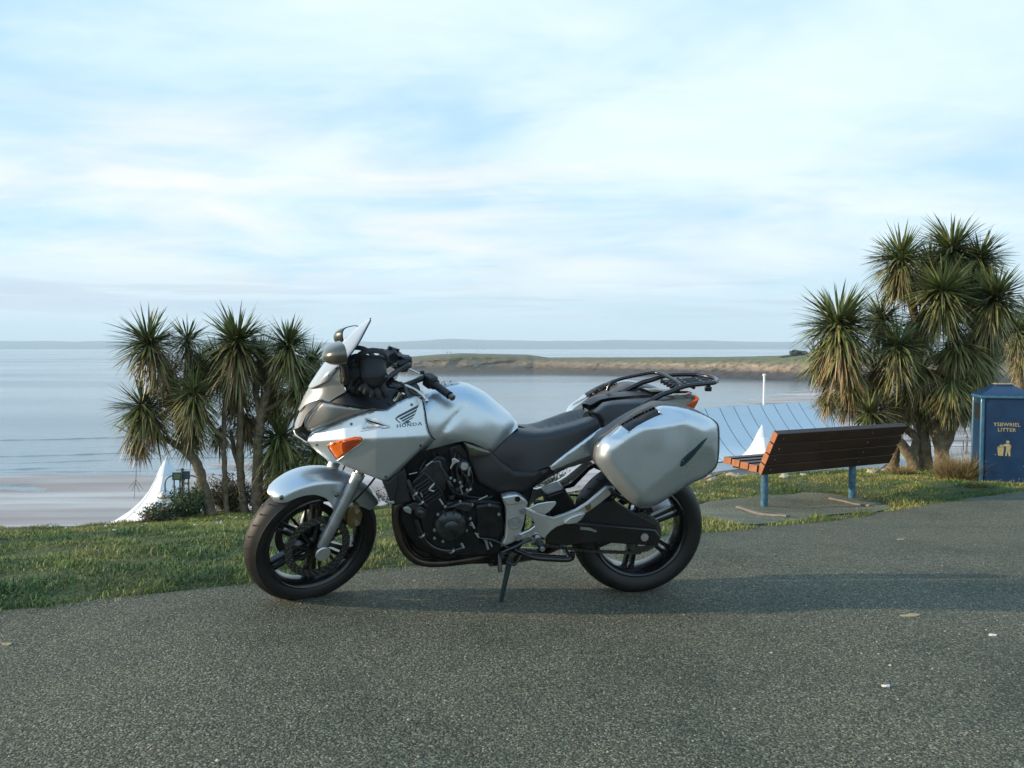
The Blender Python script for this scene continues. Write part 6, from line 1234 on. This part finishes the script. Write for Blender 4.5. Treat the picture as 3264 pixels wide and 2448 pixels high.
ptube('shift_rod', [(1530, 1716, .19), (1575, 1722, .20), (1622, 1748, .215)], .004, M['engine_grey'], n=3)
for v_, pts in ((.135, [(1316, 1585), (1270, 1612), (1262, 1650), (1272, 1710), (1296, 1762), (1340, 1795), (1410, 1802), (1500, 1792), (1580, 1778)]), (.048, [(1322, 1580), (1284, 1606), (1276, 1650), (1286, 1708), (1310, 1756), (1350, 1785), (1420, 1794), (1500, 1788), (1580, 1776)])):
    for s in (1, -1):
        P_ = [B(x, y, v_) for x, y in pts]; P_ = [np.array([p[0], s * p[1] * (1 - .35 * (i / 8) ** 2), p[2]]) for i, p in enumerate(P_)]; MB().tube(spline(P_, 6), .0185, 16).build('exhaust_header', M['exhaust'], bike, 60)
ptube('collector', [(1560, 1782, 0), (1620, 1772, -.04), (1700, 1765, -.12)], [.035, .04, .03], M['exhaust'])
MB().tube(spline([B(1700, 1765, -.12), B(1760, 1745, -.17), B(1850, 1700, -.20), B(1950, 1660, -.215)], 5), .024, 14).build('exhaust_pipe', M['exhaust'], bike, 60)
a, b = B(1890, 1690, -.215), B(2190, 1590, -.235); MB().tube([a, a + (b - a) * .04, a + (b - a) * .1, b - (b - a) * .05, b], [.03, .048, .055, .055, .045], 24).build('silencer', M['alloy'], bike, 50)
def glint(x0, y0, x1, y1, v_, r_, m_='alloy', nm='glint_fitting'): MB().tube([B(x0, y0, v_), B(x1, y1, v_)], r_, 8).build(nm, M[m_], bike, 60)  # bright alloy bits added for engine sparkle, some standing for brackets and rods
for g_ in ((1314, 1577, 1322, 1592, .183, .004), (1385, 1541, 1368, 1560, .178, .005), (1368, 1562, 1384, 1566, .178, .004), (1358, 1485, 1380, 1469, .162, .004), (1304, 1512, 1330, 1506, .17, .003), (1554, 1580, 1526, 1593, .185, .003), (1548, 1724, 1556, 1750, .19, .006), (1560, 1728, 1568, 1742, .19, .005), (1497, 1488, 1494, 1516, .165, .006), (1472, 1735, 1478, 1746, .195, .006), (1502, 1664, 1512, 1684, .198, .005), (1514, 1698, 1526, 1714, .195, .004), (1400, 1590, 1412, 1608, .18, .005), (1340, 1570, 1346, 1584, .186, .004), (1466, 1550, 1474, 1574, .176, .0035), (1430, 1532, 1440, 1548, .172, .004)): glint(*g_)
for x, y in ((1342, 1601), (1322, 1573), (1345, 1706), (1440, 1756), (1494, 1560)): MB().lathe([(.014, -.004), (.0155, -.004), (.0155, .004), (.014, .004)], B(x, y, .180), (.6, 0, .8), 16, close=True).build('hose_clamp', M['alloy'], bike)
for k in range(5):
    x0, y0 = 1445 + 12 * k, 1420 + 10 * k; ptube('wiring_loom', [(x0, y0, .10), (x0 + 6, y0 + 30, .150), (x0 - 6 + 5 * k, y0 + 70, .165), (x0 + 4, y0 + 120 - 6 * k, .168)], .0028 + .0008 * (k % 2), M['gloss_black'])
for x, y in ((1460, 1560), (1440, 1585), (1484, 1575)): MB().box(B(x, y, .17), .022, .02, .018).build('connector', M['black'], bike, 40, .003)
# pivot plate, peg hanger, pegs
pp = prism('pivot_plate', [(1599, 1584), (1622, 1578), (1646, 1576), (1658, 1580), (1668, 1586), (1683, 1603), (1681, 1620), (1672, 1660), (1660, 1700), (1649, 1722), (1630, 1733), (1610, 1741), (1597, 1745), (1600, 1734), (1611, 1714), (1614, 1660), (1613, 1622), (1606, 1602)], .205, .16, M['alloy_light'], .006, mirror=True)
prism('plate_shoulder', [(1600, 1585), (1646, 1577), (1666, 1586), (1681, 1602), (1640, 1610), (1614, 1610)], .212, .19, M['alloy_light'], .006, parent=pp)
MB().lathe([(0, .004), (.012, .004), (.014, .001), (.022, .001), (.022, .005), (.030, .005), (.032, 0)], B(1642, 1666, .207), (0, 1, 0), 28).build('pivot_bolt', M['alloy'], pp, 35)
MB().lathe([(0, .002), (.011, .002), (.013, 0)], B(1650, 1591, .2135), (0, 1, 0), 18).build('plate_hole', M['groove'], pp)
hang_o = [(1662, 1622), (1670, 1619), (1680, 1620), (1700, 1630), (1732, 1640), (1748, 1648), (1765, 1651), (1800, 1640), (1838, 1625), (1870, 1605), (1900, 1580), (1934, 1552), (1956, 1552), (1962, 1560), (1944, 1580), (1915, 1604), (1890, 1622), (1862, 1640), (1830, 1662), (1800, 1672), (1775, 1680), (1756, 1694), (1745, 1706), (1737, 1718), (1722, 1712), (1712, 1704), (1690, 1712), (1668, 1720), (1652, 1724), (1642, 1716), (1648, 1705), (1662, 1700), (1685, 1690), (1704, 1677), (1704, 1668), (1698, 1656), (1682, 1644), (1664, 1636)]
hg = prism('peg_hanger', hang_o, .212, .190, M['alloy_light'], .004, mirror=True)
for (x, y) in ((1668, 1629), (1651, 1713), (1694, 1722)): MB().lathe([(0, .006), (.008, .006), (.009, .002), (.015, .002), (.016, -.004)], B(x, y, .2125), (0, 1, 0), 18).build('hanger_bolt', M['alloy'], hg, 35)
prism('heel_guard', [(1685, 1619), (1713, 1606), (1745, 1600), (1770, 1598), (1774, 1604), (1766, 1616), (1751, 1632), (1737, 1640), (1718, 1634), (1700, 1626)], .220, .213, M['alloy_light'], .003, parent=hg)
prism('hanger_boss', [(1798, 1669), (1804, 1660), (1818, 1650), (1845, 1640), (1864, 1636), (1866, 1640), (1852, 1658), (1839, 1668), (1811, 1672)], .226, .212, M['alloy_light'], .005, parent=hg)
prism('hanger_rim', [(1738, 1641), (1752, 1649), (1766, 1652), (1802, 1641), (1840, 1626), (1872, 1606), (1902, 1581), (1934, 1554), (1936, 1558), (1904, 1586), (1874, 1610), (1842, 1631), (1803, 1646), (1766, 1657), (1750, 1654)], .217, .211, M['alloy_light'], .001, parent=hg)
prism('pannier_bracket', [(1866, 1612), (1884, 1604), (1884, 1622), (1872, 1630)], .222, .212, M['brass'], .003, parent=hg)
for s in (1, -1):
    a, b = B(1712, 1712, .215), B(1730, 1752, .315)
    if s < 0: a, b = mir(a), mir(b)
    MB().tube([a, a * .75 + b * .25], [.012, .014], 12).build('peg_joint', M['alloy'], bike); MB().tube([a * .75 + b * .25, a * .7 + b * .3, a * .08 + b * .92], [.012, .0155, .0155], 12).build('foot_peg', M['black'], bike, 60); MB().tube([a * .1 + b * .9, b], [.012, .010], 10).build('peg_tip', M['alloy'], bike)
ptube('gear_lever', [(1694, 1718, .222), (1670, 1728, .226), (1645, 1742, .228), (1620, 1752, .230), (1598, 1762, .235)], [.007, .007, .006], M['engine_grey'])
a = B(1596, 1763, .236); MB().tube([a, a + np.array([0, .045, 0])], .009, 10).build('gear_pedal', M['black'], bike)
ptube('lower_rail', [(1590, 1764, .13), (1660, 1768, .13), (1740, 1776, .13), (1820, 1780, .13)], .014, M['gloss_black'], mirror=True)
ptube('centre_stand', [(1640, 1752, .14), (1700, 1776, .155), (1760, 1782, .165), (1818, 1782, .17), (1824, 1760, .17)], [.012, .012, .012, .012], M['gloss_black'], mirror=True)
a = B(1818, 1782, .17); MB().tube([a, mir(a)], .011, 10).build('stand_cross_tube', M['gloss_black'], bike)
ptube('centre_stand_tang', [(1592, 1765, .17), (1593, 1800, .19), (1594, 1824, .20)], [.009, .010, .011], M['gloss_black'])
ptube('stand_spring', [(1612, 1790, .175), (1640, 1800, .18), (1660, 1770, .165)], .006, M['engine_grey'])
# side stand down to the asphalt
foot = Rb.T @ (G(1596, 1921) - bo); top_ = B(1630, 1762, .165)
ss = MB().tube([top_, top_ + (foot - top_) * .3, foot + (top_ - foot) * .03], [.014, .0125, .010], 12).build('side_stand', M['dark_metal'], bike, 60)
MB().box(foot + np.array([0, 0, .004]), .055, .032, .008).build('stand_foot', M['dark_metal'], ss, 40, .002)
MB().lathe([(0, .012), (.012, .012), (.014, 0)], top_ + np.array([0, .012, 0]), (0, 1, 0), 12).build('stand_pivot', M['dark_grey'], ss)
ptube('subframe_tube', [(1700, 1546, .12), (1736, 1524, .12), (1775, 1502, .12), (1900, 1440, .12)], .009, M['gloss_black'], n=2, mirror=True)
ptube('subframe_tube', [(1765, 1577, -.12), (1865, 1579, -.12)], .006, M['gloss_black'], n=1)
prism('far_side_bracket', [(1772, 1560), (1775, 1566), (1830, 1552), (1880, 1500), (1915, 1480), (1900, 1478), (1880, 1484), (1820, 1540)], -.15, -.165, M['gloss_black'], .003)
prism('shock_linkage', [(1740, 1580), (1800, 1560), (1830, 1600), (1840, 1660), (1760, 1660)], .07, -.07, M['engine'], .01)
ptube('pannier_rail', [(1945, 1556, .235), (1960, 1575, .245), (2010, 1600, .25), (2050, 1600, .25)], .009, M['gloss_black'], mirror=True)

# screws and seams on the bodywork
for tgt, pts_ in ((fair, ((1312, 1290), (1010, 1418), (1230, 1520), (1120, 1352), (1340, 1420))),):
    tb_ = bvh_of(tgt)
    for x, y in pts_:
        d = Vector(tuple(Rb.T @ raydir(x, y))).normalized(); h = tb_.ray_cast(Vector(tuple(camL)), d)
        if h[0]: MB().lathe([(0, .001), (.0035, .001), (.004, .0025), (.006, .002), (.0065, 0)], h[0], h[1] if h[1].y > 0 else -h[1], 12).build('screw', M['dark_grey'], tgt, 40)

# ================================================================== GLOVES (thing of their own, resting behind the screen)
def glove(label, wrist, palm, tips, thumb, rw_, group):
    Wp = [Vector(tuple(toW(B(*p)))) for p in (wrist, palm)]; root = empty('glove', Wp[1]); tag(root, label, 'glove', group); o_ = Wp[1]; V = []; Ed = []; R = []
    def ch(pts, par=None):
        for i, (p, r) in enumerate(pts):
            V.append(tuple(p)); R.append(r); k = len(V) - 1
            if i or par is not None: Ed.append((k - 1 if i else par, k))
        return len(V) - 1
    w_, p_ = Wp[0] - o_, Vector((0, 0, 0))
    n0 = ch([(p_, rw_ * 1.05)]); ch([(p_ * .5 + w_ * .5, rw_ * .95), (w_ * .95, rw_ * 1.0), (w_ * 1.25, rw_ * 1.12)], n0)
    kn = ch([(p_ + (Vector(tuple(toW(B(*tips[1])))) - o_) * .30, rw_ * .95)], n0)
    mean_ = sum((Vector(tuple(toW(B(*t_[:3])))) - o_ for t_ in tips), Vector()) / 4
    for t_ in tips + [thumb]:
        q = Vector(tuple(toW(B(*t_[:3])))) - o_; base_ = Vector(V[kn]); b_ = base_ * .72 + q * .28 + (q - mean_) * .42 if t_ is not thumb else base_ * .5 + q * .5; m_ = b_ * .5 + q * .5 + Vector((0, -.010, .006)); ch([(b_, .0190), (m_, .0175), (q, .0140)], kn if t_ is not thumb else n0)
    me = bpy.data.meshes.new('glove_body'); me.from_pydata(V, Ed, []); ob_ = bpy.data.objects.new('glove_body', me); sc.collection.objects.link(ob_); ob_.parent = root; me.materials.append(M['glove'])
    sk = ob_.modifiers.new('skin', 'SKIN'); sk.use_smooth_shade = True
    for i, r in enumerate(R): me.skin_vertices[0].data[i].radius = (r, r * (.62 if r > .02 else 1))
    me.skin_vertices[0].data[0].use_root = True; sb_ = ob_.modifiers.new('sub', 'SUBSURF'); sb_.levels = 2; sb_.render_levels = 2
    cf = MB(); d_ = (w_ - p_).normalized(); cf.lathe([(rw_ * 1.02, -.012), (rw_ * 1.12, -.008), (rw_ * 1.14, .010), (rw_ * 1.05, .014)], w_ * 1.12, d_, 20, close=True); cf.build('cuff', M['glove'], root, 60)
    return root
gg = 'black riding gloves laid behind the windscreen'
glove('black riding glove nearest the lens, fingers hanging over the cockpit edge', (1186, 1152, .10), (1190, 1196, .150), [(1166, 1262, .185), (1188, 1272, .190), (1211, 1276, .190), (1236, 1268, .180)], (1144, 1246, .175), .062, gg)
glove('second black riding glove tucked behind, against the windscreen', (1148, 1150, .02), (1128, 1192, .09), [(1100, 1236, .145), (1112, 1250, .150), (1126, 1258, .150), (1140, 1262, .145)], (1160, 1220, .12), .060, gg)
# pieces of the far side belong to the far panels; the far pannier sits closer in
def far_twin(o):
    for q in bike.children:
        if q is not o and q.name.split('.')[0] == o.name.split('.')[0] and q.type == 'MESH' and q.data.vertices[0].co.y < 0: return q
def mean_y(o): return sum(v.co.y for v in o.data.vertices) / max(1, len(o.data.vertices))
for near in (lid, fair):
    ft = far_twin(near)
    for ch in list(near.children):
        if ch.type == 'MESH' and mean_y(ch) < 0: ch.parent = ft
for q in bike.children:
    if q.name.split('.')[0] in ('pannier_lid', 'pannier_case') and mean_y(q) < 0: q.location = (-.03, .075, -.022)
